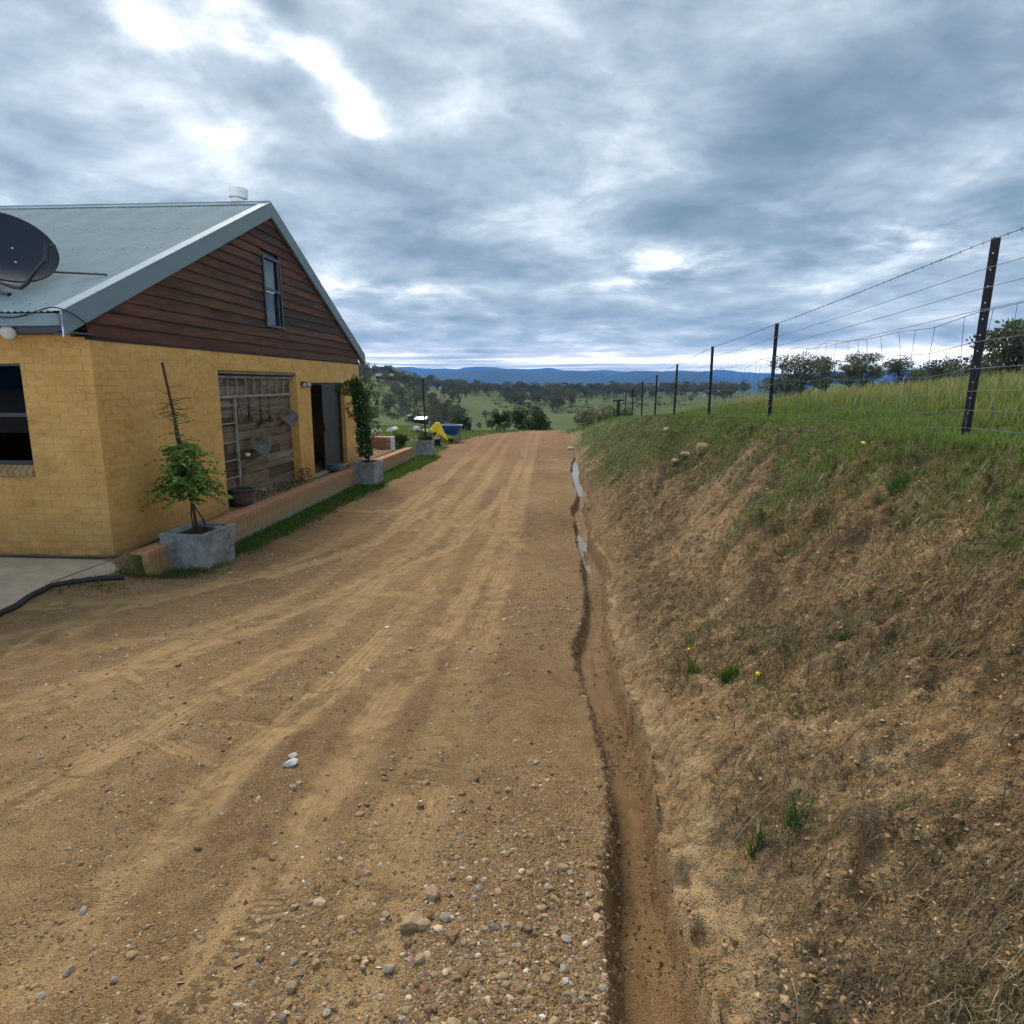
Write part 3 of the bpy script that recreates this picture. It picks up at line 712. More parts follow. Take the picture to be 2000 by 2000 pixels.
for c in cands:
    _, kind, a, zc, L, H = c
    dpt = .022; jit = rb.uniform(-.0009, .0009); rot = rb.uniform(-.006, .006)
    if kind == 'g': Mx = Matrix.Translation((WX - .019 + jit, a, zc)) @ Matrix.Rotation(math.pi / 2, 4, 'Z')
    else: Mx = Matrix.Translation((a, HY0 + .019 - jit, zc))
    Mx = Mx @ Matrix.Rotation(rot, 4, 'Y') @ Matrix.Diagonal((L, dpt, H * rb.uniform(.975, 1.0), 1))
    if id(c) in chosen:
        o = bpy.data.objects.new('brick', ub_mesh); col.objects.link(o)
        o.parent = gwall if kind == 'g' else fwall; o.matrix_basis = Mx
    else:
        rest[kind].add([Mx @ Vector(v) for v in UB[0]], UB[1])
rest['g'].build('brick_course', 'yellow_paint', gwall, kind='stuff'); rest['f'].build('brick_course', 'yellow_paint', fwall, kind='stuff')

# timber gable: overlapping rough-sawn boards, each with a wavy lower edge
MB().add([(WX - .06, HY0 - .02, EZ + .0), (WX - .06, HY1 + .02, EZ), (WX - .06, YM, roof_z(YM) - .2), (WX - .16, HY0 - .02, EZ), (WX - .16, HY1 + .02, EZ), (WX - .16, YM, roof_z(YM) - .2)],
         [(0, 1, 2), (5, 4, 3), (0, 3, 4, 1), (1, 4, 5, 2), (2, 5, 3, 0)]).build('gable_backing', 'frame_black', house)
gable = MB().box(WX - .05, WX + .012, HY0 - .015, HY1 + .015, EZ - .035, EZ + .004).build('gable_cladding', 'cladding_dark', house)
GW = (12.54, 13.32, 3.14, 4.42)
def half(z): return min((RZ - .20 - z) / SL, (HY1 - HY0) / 2 + .0)
rowh = .158; nrow = 17
for r in range(nrow):
    zb, zt = EZ + .002 + r * rowh, EZ + .03 + (r + 1) * rowh
    if half(zb) < .1: break
    segs = []
    nj = 2 if half(zb) > 3 else (1 if half(zb) > 1.2 else 0)
    cuts = sorted(rb.uniform(.15, .85) for _ in range(nj)); ed = [0] + cuts + [1]
    mids = []
    for a, b in zip(ed[:-1], ed[1:]):
        hb, ht = half(zb), max(half(zt), .02)
        mids.append((YM - hb + 2 * hb * a, YM - hb + 2 * hb * b, YM - ht + 2 * ht * a if a == 0 else YM - hb + 2 * hb * a, YM - ht + 2 * ht * b if b == 1 else YM - hb + 2 * hb * b))
    for yb0, yb1, yt0, yt1 in mids:
        parts = [(yb0, yb1, yt0, yt1)]
        if zt > GW[2] + .02 and zb < GW[3] - .02:
            parts = []
            if min(yb0, yt0) < GW[0]: parts.append((yb0, min(yb1, GW[0] - .002), yt0, min(yt1, GW[0] - .002)))
            if max(yb1, yt1) > GW[1]: parts.append((max(yb0, GW[1] + .002), yb1, max(yt0, GW[1] + .002), yt1))
        for b0, b1, t0, t1 in parts:
            if b1 - b0 < .08: continue
            n = max(3, int((b1 - b0) / .22)); sd = rb.uniform(0, 99)
            V = []; Fq = []
            for k in range(n + 1):
                a = k / n; yb = b0 + (b1 - b0) * a; yt = t0 + (t1 - t0) * a
                wz = float(fbm(np.array(yb * 1.7), np.array(sd), 3, 7)) * .017; wx = float(vnoise(np.array(yb * .8), np.array(sd), 8)) * .012
                V += [(WX - .045, yt, zt), (WX - .024, yt, zt), (WX + .006 + wx * .6, yb, zb + wz), (WX - .012, yb, zb + wz)]
                if k:
                    o = 4 * k
                    for j in range(4): Fq.append((o - 4 + j, o - 4 + (j + 1) % 4, o + (j + 1) % 4, o + j))
            Fq += [(3, 2, 1, 0), (4 * n, 4 * n + 1, 4 * n + 2, 4 * n + 3)]
            MB().add(V, [f[::-1] for f in Fq]).build('weatherboard', rb.choice(['cladding', 'cladding', 'cladding_red', 'cladding_dark']), gable)

# gable window
aw = MB()
y0, y1, z0, z1 = GW
aw.box(WX - .05, WX + .03, y0, y0 + .045, z0, z1).box(WX - .05, WX + .03, y1 - .045, y1, z0, z1).box(WX - .05, WX + .03, y0 + .045, y1 - .045, z0, z0 + .045).box(WX - .05, WX + .03, y0 + .045, y1 - .045, z1 - .045, z1)
aw.box(WX - .045, WX + .022, y0 + .045, y1 - .045, 3.80, 3.85).box(WX - .045, WX + .012, y0 + .045, y0 + .07, z0 + .045, 3.80).box(WX - .045, WX + .012, y1 - .16, y1 - .12, z0 + .045, 3.80).box(WX - .045, WX + .018, y1 - .13, y1 - .045, 3.85, z1 - .045)
win = aw.build('window', 'frame_black', house)
MB().box(WX - .022, WX - .016, y0 + .046, y1 - .13, 3.851, z1 - .046).build('pane', 'glass', win)
MB().box(WX - .032, WX - .026, y0 + .071, y1 - .046, z0 + .046, 3.799).build('pane', 'glass', win)
mb = MB(); n = 14
for k in range(n):      # lace behind the upper sash
    ya, yb = y0 + .05 + k * .046, y0 + .05 + (k + 1) * .046
    xa, xb = WX - .046 + .006 * (k % 2), WX - .046 + .006 * ((k + 1) % 2)
    mb.add([(xa, ya, 3.86), (xb, yb, 3.86), (xb, yb, 4.37), (xa, ya, 4.37)], [(0, 1, 2, 3)])
mb.build('curtain', 'lace', win)
MB().box(WX + .022, WX + .028, y0 + .05, y0 + .42, 3.765, 3.79).build('sash_rail', 'galv', win)

# facade window with sloping brick sill
x0, x1, z0, z1 = WIN
fw = MB()
fy = HY0 + .05
fw.box(x0, x1, fy, fy + .06, z1 - .05, z1).box(x0, x1, fy, fy + .06, z0, z0 + .05).box(x1 - .05, x1, fy, fy + .06, z0 + .05, z1 - .05).box(x0, x0 + .05, fy, fy + .06, z0 + .05, z1 - .05).box(x0 + .05, x1 - .05, fy + .005, fy + .05, 1.70, 1.745)
w2 = fw.build('window', 'frame_black', house)
MB().box(x0 + .05, x1 - .05, fy + .02, fy + .026, z0 + .05, 1.70).build('pane', 'door_glass', w2); MB().box(x0 + .05, x1 - .05, fy + .03, fy + .036, 1.745, z1 - .05).build('pane', 'door_glass', w2)
MB().box(x0, x1, fy + .16, fy + .17, z0, z1).build('blind', 'frame_black', w2)
sill = MB().box(x0 - .05, x1 - .005, HY0 + .01, HY0 + .10, z0 - .15, z0 - .03).build('sill', 'mortar', w2)
xx = x1 - .002
while xx > x0 - .05:
    MB().add([(xx - .070, HY0 - .035, z0 - .135), (xx, HY0 - .035, z0 - .135), (xx, HY0 - .045, z0 - .065), (xx - .070, HY0 - .045, z0 - .065), (xx - .070, fy, z0 - .10), (xx, fy, z0 - .10), (xx, fy, z0 - .004), (xx - .070, fy, z0 - .004)],
             [(0, 1, 2, 3), (3, 2, 6, 7), (0, 3, 7, 4), (1, 5, 6, 2), (0, 4, 5, 1), (4, 7, 6, 5)]).build('sill_brick', 'brick_face', sill)
    xx -= .080

# recess lined with reclaimed boards
XP = WX - .175
panel = MB().box(XP - .05, XP - .03, PAN[0] + .001, PAN[1] - .001, -.1, PAN[3] - .001).build('recess_panel', 'old_timber_dark', house)
z = -.02; rp = random.Random(11)
while z < PAN[3] - .03:
    h = min(rp.uniform(.085, .21), PAN[3] - .004 - z)
    ys = PAN[0] + .004; tilt = rp.uniform(-.012, .012)
    while ys < PAN[1] - .02:
        L = min(rp.choice([.55, .8, 1.3, 2.2, 3.4]) * rp.uniform(.8, 1.2), PAN[1] - .004 - ys)
        if PAN[1] - ys - L < .15: L = PAN[1] - .004 - ys
        d = rp.uniform(0, .022); n = max(2, int(L / .25)); V = []; Fq = []; sd = rp.uniform(0, 50)
        for k in range(n + 1):
            yy = ys + .002 + (L - .006) * k / n; e = float(vnoise(np.array(yy * 2.2), np.array(sd), 3)) * .014; e2 = float(vnoise(np.array(yy * 2.2), np.array(sd + 30), 3)) * .010
            V += [(XP - .03, yy, z + .004 + e), (XP - .004 + d, yy, z + .004 + e), (XP - .004 + d, yy, z + h - .004 + e2), (XP - .03, yy, z + h - .004 + e2)]
            if k:
                o = 4 * k
                for j in range(4): Fq.append((o - 4 + j, o - 4 + (j + 1) % 4, o + (j + 1) % 4, o + j))
        Fq += [(3, 2, 1, 0), (4 * n, 4 * n + 1, 4 * n + 2, 4 * n + 3)]
        MB().add(V, [f[::-1] for f in Fq]).build('plank', rp.choice(['old_timber', 'old_timber', 'old_timber_dark', 'old_timber_grey']), panel)
        ys += L
    z += h
MB().box(WX - .1, WX - .02, PAN[0] + .002, PAN[1] - .002, PAN[3] - .055, PAN[3] - .002).build('recess_head', 'old_timber_grey', house)

# sliding door: frame, one glass leaf, one open half with the room behind
dm = MB(); y0, y1, z0, z1 = DOOR; fx_ = WX - .10
dm.box(fx_ - .08, fx_, y0, y0 + .05, z0, z1).box(fx_ - .08, fx_, y1 - .05, y1, z0, z1).box(fx_ - .08, fx_, y0 + .05, y1 - .05, z1 - .05, z1).box(fx_ - .08, fx_, y0 + .05, y1 - .05, z0, z0 + .03)
door = dm.build('sliding_door', 'frame_black', house)
ym = 15.70
lf = MB(); xl = fx_ - .02
lf.box(xl - .03, xl, ym, ym + .06, z0 + .03, z1 - .05).box(xl - .03, xl, y1 - .11, y1 - .05, z0 + .03, z1 - .05).box(xl - .03, xl, ym + .06, y1 - .11, z1 - .12, z1 - .05).box(xl - .03, xl, ym + .06, y1 - .11, z0 + .03, z0 + .12).box(xl - .028, xl - .002, ym + .06, y1 - .11, 1.03, 1.07)
leaf = lf.build('door_leaf', 'frame_black', door)
MB().box(xl - .018, xl - .012, ym + .061, y1 - .111, 1.071, z1 - .121).build('screen', 'screen_door', leaf); MB().box(xl - .018, xl - .012, ym + .061, y1 - .111, z0 + .121, 1.029).build('screen', 'screen_door', leaf)
MB().box(xl + .001, xl + .03, ym + .01, ym + .035, .95, 1.15).build('handle', 'dark_metal', leaf)
MB().box(WX - .10, WX + .03, y0 + .01, y1 - .01, z0 - .06, z0 - .002).build('door_sill', 'galv', door)

# roof: corrugated sheets, ridge cap, barge caps, gutter, flue
roof = MB().box(XE, WX - .1, YM - .03, YM + .03, RZ - .16, RZ - .05).build('roof', 'fascia', house)
Lr = math.hypot(YM - 7.22, SL * (YM - 7.22)); ang = math.atan(SL)
def sheet_mesh():
    n = 10 * 8; V = []; Fq = []
    for k in range(n + 1):
        x = -.762 * k / n; h = .0085 * math.cos(2 * math.pi * k / 8)
        for s in (0, Lr * .33, Lr * .66, Lr): V.append((x, s * math.cos(ang) - h * math.sin(ang), s * math.sin(ang) + h * math.cos(ang)))
        if k:
            o = 4 * k
            for j in range(3): Fq.append((o - 4 + j, o - 3 + j, o + 1 + j, o + j))
    me = MB().add(V, Fq).mesh('roof_sheet', True); me.materials.append(MATS['roof_steel']); return me
sm = sheet_mesh()
for k in range(13):
    x = WX + .03 - .762 * k - .001 * k
    o = add('roof_sheet', sm, None, roof, loc=(x, 7.22, roof_z(7.22)))
    p = add('roof_sheet', sm, None, roof, loc=(x - .762, 2 * YM - 7.22, roof_z(7.22))); p.rotation_euler = (0, 0, math.pi)
mb = MB()
for s in (.25, 1.55, 2.85, 4.15, 5.45, 6.1):
    for k in range(50):
        x = WX - .12 - k * .19; yy = 7.22 + s * math.cos(ang); zz = roof_z(7.22) + s * math.sin(ang) + .009
        mb.lathe([(.008, 0), (.008, .004), (.004, .008)], 6, Matrix.Translation((x, yy, zz)) @ Matrix.Rotation(ang, 4, 'X'))
mb.build('screw', 'fascia', roof, kind='stuff')
mb = MB()
for s in (-1, 1):
    d = Vector((0, s * math.cos(ang), -math.sin(ang)))
    mb.bar((XE, YM, RZ + .022), (WX + .04, YM, RZ + .022), d * .19, (0, 0, .004))
mb.tube([(XE, YM, RZ + .025), (WX + .04, YM, RZ + .025)], .022, 8)
for k in range(120):        # scalloped edge over the corrugations
    x = WX - .02 - k * .0762; d = Vector((0, -math.cos(ang), -math.sin(ang)))
    mb.bar(Vector((x, YM, RZ + .02)) + d * .188, Vector((x - .045, YM, RZ + .02)) + d * .188, d * .004, (0, 0, -.02))
mb.build('ridge_cap', 'roof_steel', roof)
for s in (-1, 1):
    ya = YM + s * (YM - 7.18) if s > 0 else 7.18
    A = Vector((WX + .055, ya, roof_z(ya) + .018)); B = Vector((WX + .055, YM, RZ + .018))
    n_ = Vector((0, 0, 1))
    MB().bar(A, B, (.006, 0, 0), (0, 0, -.255)).bar(A + Vector((.006, 0, -.255)), B + Vector((.006, 0, -.255)), (-.035, 0, 0), (0, 0, -.006)).build('barge_board', 'barge_steel', roof)
    MB().bar(A + Vector((.006, 0, .003)), B + Vector((.006, 0, .003)), (-.17, 0, 0), (0, 0, .005)).build('barge_cap', 'cap_steel', roof)
    MB().bar(A + Vector((0, 0, -.25)), B + Vector((0, 0, -.25)), (-.12, 0, 0), (0, 0, .012)).build('barge_soffit', 'fascia', roof)
# gutter with ribbed face, dark eave lining behind
gy0 = 7.13; gz0 = roof_z(7.22) - .03
MB().box(XE, WX + .05, gy0, gy0 + .006, gz0 - .125, gz0).box(XE, WX + .05, gy0 + .006, gy0 + .125, gz0 - .125, gz0 - .119).box(XE, WX + .05, gy0 - .012, gy0, gz0 - .018, gz0).box(XE, WX + .05, gy0 - .005, gy0, gz0 - .058, gz0 - .047).box(XE, WX + .05, gy0 - .005, gy0, gz0 - .09, gz0 - .08).box(XE, WX + .05, gy0 + .119, gy0 + .125, gz0 - .119, gz0 - .01).box(WX + .044, WX + .054, gy0, gy0 + .13, gz0 - .125, gz0).build('gutter', 'roof_steel', roof)
MB().box(XE, WX + .05, 7.27, 7.30, EZ + .03, gz0 - .02).box(XE, WX + .04, 7.30, HY0 + .01, EZ + .02, EZ + .035).build('fascia', 'fascia', roof)
MB().add([(WX + .052, 7.17, roof_z(7.18) + .018), (WX + .066, 7.17, roof_z(7.18) + .018), (WX + .066, 7.17, roof_z(7.18) - .255), (WX + .052, 7.17, roof_z(7.18) - .255), (WX + .052, 7.179, roof_z(7.18) + .018), (WX + .066, 7.179, roof_z(7.18) + .018), (WX + .066, 7.179, roof_z(7.18) - .255), (WX + .052, 7.179, roof_z(7.18) - .255)], [(0, 1, 2, 3), (7, 6, 5, 4), (0, 4, 5, 1), (1, 5, 6, 2), (2, 6, 7, 3), (3, 7, 4, 0)]).build('barge_end', 'galv', roof)
# flue through the far slope
fl = Matrix.Translation((-6.22, 13.35, 5.15)) @ Matrix.Rotation(R_(4), 4, 'Y')
flue = MB().lathe([(.085, 0), (.085, .42)], 20, fl).build('flue', 'galv', house, smooth=False)
MB().lathe([(.11, .36), (.125, .38), (.125, .42), (.11, .44), (.10, .44), (.10, .37)], 20, fl).build('flue_collar', 'white_enamel', flue)
MB().lathe([(.155, .44), (.172, .445), (.176, .49), (.178, .52), (.174, .535), (.178, .55), (.176, .60), (.165, .615), (.06, .635)], 28, fl).build('flue_cowl', 'white_enamel', flue)
# ---------------------------------------------------------------- things fixed to the house
def basis(n, up=(0, 0, 1)):
    n = Vector(n).normalized(); r = Vector(up).cross(n).normalized(); u = n.cross(r)
    return Matrix(((r.x, u.x, n.x), (r.y, u.y, n.y), (r.z, u.z, n.z))).to_4x4()
# satellite dish: bowl facing right and up, arm from its lower rim to the receiver
dc = Vector((-6.70, 8.05, 3.66)); dn = Vector((.60, -.50, .60)).normalized()
dish = thing('satellite_dish', (-6.75, 8.1, 3.0), 'large dark navy satellite dish on a strut at the roof edge', 'satellite dish')
DM = Matrix.Translation(dc) @ basis(dn)
prof = [(.02, .0)] + [(r, r * r * .30) for r in np.linspace(.08, .55, 10)] + [(.562, .55 * .55 * .30 + .004), (.557, .55 * .55 * .30 - .02)] + [(r, r * r * .30 - .014) for r in np.linspace(.52, .05, 8)]
MB().lathe(prof, 56, DM).build('reflector', 'dish_navy', dish, smooth=True)
def dpt(a, r, h): return DM @ Vector((r * math.cos(a), r * math.sin(a), h))
arm = [Vector((-6.95, 8.0, 3.42)), Vector((-6.74, 7.92, 3.30)), Vector((-6.42, 7.80, 3.21)), Vector((-6.28, 7.74, 3.19)), Vector((-6.16, 7.70, 3.24)), Vector((-5.98, 7.62, 3.36)), Vector((-5.72, 7.52, 3.50))]
MB().tube(arm, .022, 8).build('feed_arm', 'dark_metal', dish)
MB().tube([arm[-1] + Vector((-.02, -.02, -.05)), arm[-1] + Vector((0, 0, .12))], .035, 10).tube([arm[-1] + Vector((0, 0, .10)), arm[-1] + Vector((.09, -.01, .11))], .018, 8).build('receiver', 'dark_metal', dish)
MB().tube([arm[-1] + Vector((.09, 0, .10)), arm[-1] + Vector((.11, 0, 0)), arm[-1] + Vector((.06, 0, -.09)), arm[-1] + Vector((-.03, .03, -.12))], .007, 6).build('receiver_lead', 'black_plastic', dish)
MB().tube([dc - dn * .03, dc - dn * .25 + Vector((0, 0, -.1)), Vector((-6.80, 7.95, 3.20)), Vector((-6.44, 7.76, roof_z(7.76) + .01))], .028, 8).tube([Vector((-6.62, 8.1, 3.45)), Vector((-5.72, 8.5, roof_z(8.5) + .02))], .012, 6).build('strut', 'dark_metal', dish)
for a, r in ((.5, .12), (-1.1, .2)): MB().lathe([(.014, 0), (.014, .01), (.006, .014)], 8, Matrix.Translation(dpt(a, r, r * r * .3 + .002)) @ basis(dn)).build('bolt', 'galv', dish)
def cable(name, P, r, label, mat='black_plastic', cat='cable'):
    P = [Vector(p) for p in P]; Q = []
    for i in range(len(P) - 1):
        for k in range(6):
            t = k / 6; p0, p1, p2, p3 = P[max(i - 1, 0)], P[i], P[i + 1], P[min(i + 2, len(P) - 1)]
            Q.append(.5 * ((2 * p1) + (-p0 + p2) * t + (2 * p0 - 5 * p1 + 4 * p2 - p3) * t * t + (-p0 + 3 * p1 - 3 * p2 + p3) * t ** 3))
    Q.append(P[-1])
    return MB().tube(Q, r, 6).build(name, mat, smooth=True, label=label, cat=cat)
cable('dish_cable', [(-6.75, 7.9, 3.13), (-6.45, 7.55, 3.03), (-6.25, 7.2, 2.92), (-6.12, 7.11, 2.82), (-5.9, 7.115, 2.80), (-5.62, 7.10, 2.86), (-5.42, 7.12, 2.90), (-5.37, 7.35, 2.84), (-5.385, 7.6, 2.72)], .007, 'thin black cable looping from the dish along the gutter')
# twin floodlight under the eave
fl = thing('floodlight', (-6.2, 7.5, 2.66), 'twin floodlight with white lamps under the gutter', 'floodlight')
MB().box(-6.30, -6.12, 7.40, 7.56, 2.655, 2.70).tube([(-6.2, 7.45, 2.68), (-6.15, 7.30, 2.66)], .02, 8).tube([(-6.2, 7.45, 2.68), (-6.36, 7.32, 2.66)], .02, 8).build('bracket', 'dark_metal', fl)
for p, d in (((-6.09, 7.24, 2.65), (.35, -.85, -.25)), ((-6.37, 7.24, 2.655), (.1, -.9, -.2))):
    hm = Matrix.Translation(p) @ basis(d)
    hd = MB().lathe([(.035, -.10), (.05, -.08), (.075, -.02), (.082, 0)], 20, hm).build('lamp_head', 'dark_metal', fl, smooth=True)
    MB().lathe([(.078, -.01), (.079, .008), (.05, .018), (.01, .02)], 20, hm).build('lens', 'lamp_glass', hd, smooth=True)
# sensor light beside the door
sl = thing('sensor_light', (WX, 14.2, 2.07), 'small black sensor light on the yellow wall beside the sliding door', 'light')
MB().box(WX + .001, WX + .03, 14.08, 14.36, 2.05, 2.13).build('bracket', 'dark_metal', sl)
for yy in (14.10, 14.36):
    hm = Matrix.Translation((WX + .08, yy, 2.05)) @ basis((.7, -.5, -.3)); hd = MB().lathe([(.03, -.08), (.05, -.03), (.058, .0)], 16, hm).build('lamp_head', 'dark_metal', sl, smooth=True)
    MB().lathe([(.052, -.005), (.05, .006), (.01, .01)], 16, hm).build('lens', 'galv', hd, smooth=True)

# ---------------------------------------------------------------- old farm gear hung in the recess
XI = XP + .045
lad = thing('ladder', (XI, 12.4, 1.88), 'grey wooden ladder hung sideways across the top of the recess', 'ladder')
for z in (2.20, 1.87): MB().bar((XI - .012, 10.66, z - .022), (XI - .012, 13.84, z - .02), (.035, 0, 0), (0, 0, .045)).build('rail', 'ladder_wood', lad)
for k in range(10): 
    y = 10.78 + k * .335; MB().tube([(XI + .004, y, 1.89), (XI + .004, y + .01, 2.20)], .014, 8).build('rung', 'ladder_wood', lad)
lad = thing('ladder', (XI, 11.1, .3), 'grey wooden ladder standing upright at the left of the recess', 'ladder')
for y, d in ((10.72, 0), (11.30, 1)): MB().bar((XI - .012, y, .10), (XI - .012, y, 1.84), (0, .055, 0), (.035, 0, 0)).build('rail', 'ladder_wood', lad)
for k, z in enumerate((1.72, 1.42, 1.10, .79, .49, .20)): MB().tube([(XI + .004, 10.775, z), (XI + .004, 11.30, z)], .014, 8).build('rung', 'ladder_wood', lad)
# hanging iron things
def hang(name, label, y, parts, cat='tool'):
    t = thing(name, (XI, y, 1.3), label, cat)
    for nm, m in parts: m.build(nm, 'rust', t)
    return t
xh = XI + .02
hang('wire_rack', 'bent wire rack hanging from the ladder nearest the upright ladder', 11.44, [('frame', MB().tube([(xh, 11.40, 1.42), (xh, 11.38, 1.60), (xh, 11.45, 1.74), (xh, 11.53, 1.60), (xh, 11.52, 1.42), (xh, 11.40, 1.42)], .008, 6).tube([(xh, 11.38, 1.55), (xh, 11.53, 1.55)], .007, 6)), ('hook', MB().tube([(xh, 11.45, 1.74), (xh, 11.45, 1.88)], .006, 6))])
for y, zb, nm, lb in ((11.80, 1.45, 'pulley_block', 'rusty pulley block hanging left of the iron hooks in the recess'), (12.28, 1.36, 'pulley_block', 'rusty block with a broad strap hanging in the middle of the recess'), (12.66, 1.38, 'pulley_block', 'small rusty block on a long thin rod in the recess')):
    m1 = MB().lathe([(.03, -.03), (.065, -.025), (.045, 0), (.065, .025), (.03, .03)], 14, Matrix.Translation((xh + .02, y, zb + .03)) @ Matrix.Rotation(math.pi / 2, 4, 'Y'))
    m2 = MB().bar((xh, y - .022, zb + .04), (xh, y - .018, zb + (.26 if zb > 1.4 or y < 12.5 else .12)), (.03, 0, 0), (0, .045, 0)).box(xh, xh + .04, y - .10, y + .10, zb - .012, zb + .012)
    m3 = MB().tube([(xh + .01, y, zb + .1), (xh + .012, y + .01, 1.86)], .007 if y > 12.5 else .010, 6)
    if y < 12: m3.tube([(xh + .01, y + .10, 1.50), (xh + .012, y + .10, 1.84)], .006, 6)
    hang(nm, lb, y, [('sheave', m1), ('strap', m2), ('rod', m3)], 'pulley')
def seat(label, c, n, s):
    t = thing('implement_seat', (c[0], c[1], c[2] - .2), label, 'seat')
    Mx = Matrix.Translation(c) @ basis(n); V = []; Fq = []; nr, na = 7, 36
    for side in (0, 1):
        for i in range(nr):
            for k in range(na):
                a = 2 * math.pi * k / na; u = i / (nr - 1)
                R = .21 * (1 + .16 * math.cos(2 * a) * 0) * (1 - .30 * max(0, math.cos(a - math.pi * 1.5)) * 0)
                rr = .20 + .05 * abs(math.cos(a)) ** 2 - .07 * math.exp(-((a - math.pi / 2) / .35) ** 2) + .10 * math.exp(-((a - math.pi * 1.5) / .45) ** 2)
                r = rr * u * s
                V.append(Mx @ Vector((r * math.cos(a), r * math.sin(a), .10 * u * u * s + .03 * max(0, math.sin(a)) * u - side * .012)))
    for side in (0, 1):
        o = side * nr * na
        for i in range(nr - 1):
            for k in range(na):
                f = (o + i * na + k, o + i * na + (k + 1) % na, o + (i + 1) * na + (k + 1) % na, o + (i + 1) * na + k); Fq.append(f if side == 0 else f[::-1])
    for k in range(na):
        o = (nr - 1) * na; Fq.append((o + k, o + (k + 1) % na, o + nr * na + (k + 1) % na, o + nr * na + k))
    MB().add(V, Fq).build('pan', 'iron_seat', t, smooth=True)
    MB().tube([Mx @ Vector((0, -.03, -.01)), (XP + .01, c[1], c[2] - .12)], .016, 8).build('bracket', 'rust', t)
seat('pale grey iron implement seat with two lobes high on the right of the recess', (XP + .17, 13.30, 1.40), (.70, -.45, .45), .78)
seat('dark grey iron implement seat lower on the boards in the middle of the recess', (XP + .17, 11.90, .98), (.72, -.40, .35), .85)
# half barrel with a flowering plant
BC = (-5.44, 11.05)
bar = thing('half_barrel', (*BC, .02), 'weathered half wine barrel planter at the left of the recess', 'planter')
for k in range(16):
    a0, a1 = 2 * math.pi * k / 16 + .012, 2 * math.pi * (k + 1) / 16 - .012; V = []
    for z, r in ((.02, .165), (.16, .198), (.31, .205)):
        for rr in (r, r - .022):
            for a in (a0, a1): V.append((BC[0] + rr * math.cos(a), BC[1] + rr * math.sin(a), z))
    Fq = []
    for i in (0, 4): Fq += [(i, i + 1, i + 5, i + 4), (i + 2, i + 6, i + 7, i + 3), (i, i + 4, i + 6, i + 2), (i + 1, i + 3, i + 7, i + 5)]
    Fq += [(0, 2, 3, 1), (8, 9, 11, 10)]
    MB().add(V, Fq).build('stave', 'barrel_wood', bar)
BT = Matrix.Translation((*BC, 0))
for z, r in ((.06, .178), (.27, .207)): MB().lathe([(r, z - .016), (r + .004, z - .014), (r + .006, z + .014), (r, z + .016)], 28, BT).build('hoop', 'rust', bar)
MB().lathe([(.17, .25), (.183, .285), (.05, .295)], 20, BT).build('soil', 'soil', bar)
# blue glazed pot by the door
MB().lathe([(.10, .0), (.15, .06), (.165, .12), (.15, .155), (.165, .17), (.168, .185), (.15, .185), (.14, .15), (.02, .14)], 24, Matrix.Translation((-5.33, 15.55, .02))).build('glazed_pot', 'pot_blue', smooth=True, label='blue glazed pot on the ground in front of the sliding door', cat='pot')

# ---------------------------------------------------------------- low brick retaining wall
def wall_x(y): return float(np.interp(y, [7.6, 11, 15, 18, 22], [-5.26, -5.25, -5.19, -5.06, -4.92]))
rw = thing('retaining_wall', (-5.1, 14.5, -.35), 'low brick garden wall along the foot of the yellow house', 'wall')
mb = MB(); ys = np.arange(7.66, 21.51, .4)
for a, b in zip(ys[:-1], ys[1:]): mb.bar((wall_x(a) + .012, a, -.6), (wall_x(b) + .012, b, -.6), (.20, 0, 0), (0, 0, .555))
core = mb.build('wall_core', 'mortar', rw)
def soft_box(dx, dy, dz, c=.006):
    x, y, z = dx / 2, dy / 2, dz / 2; V = []; 
    for sz in (-1, 1):
        for sx, sy in ((-1, -1), (1, -1), (1, 1), (-1, 1)): V.append((sx * (x - c * (sz > 0)), sy * (y - c * (sz > 0)), sz * z))
    mid = [(sx * x, sy * y, z - c) for sx, sy in ((-1, -1), (1, -1), (1, 1), (-1, 1))]
    V = V[:4] + mid + V[4:]
    F_ = [(3, 2, 1, 0), (8, 9, 10, 11)]
    for o in (0, 4):
        for k in range(4): F_.append((o + k, o + (k + 1) % 4, o + 4 + (k + 1) % 4, o + 4 + k))
    return MB().add(V, F_)
capm = soft_box(.235, .076, .085).mesh('cap_brick'); capm.materials.append(MATS['brick_cap'])
facem = soft_box(.022, .076, .235).mesh('face_brick'); facem.materials.append(MATS['brick_face'])
y = 7.66 + .04
while y < 21.5:
    o = add('cap_brick', capm, None, core, loc=(wall_x(y) + .112 + rb.uniform(-.003, .003), y, .0 + rb.uniform(-.003, .003))); o.rotation_euler = (0, 0, rb.uniform(-.02, .02))
    o = add('face_brick', facem, None, core, loc=(wall_x(y) + .212 + rb.uniform(-.003, .003), y, -.165 + rb.uniform(-.004, .004))); o.rotation_euler = (0, 0, rb.uniform(-.02, .02))
    y += .0865
for k in range(3): add('face_brick', facem, None, core, loc=(wall_x(7.66) + .05 + k * .078, 7.655, -.165)).rotation_euler = (0, 0, math.pi / 2)
add('face_brick', MB().box(wall_x(7.66) + .012, wall_x(7.66) + .235, 7.62, 7.657, -.55, -.29).mesh('face_brick'), 'brick_face', core)

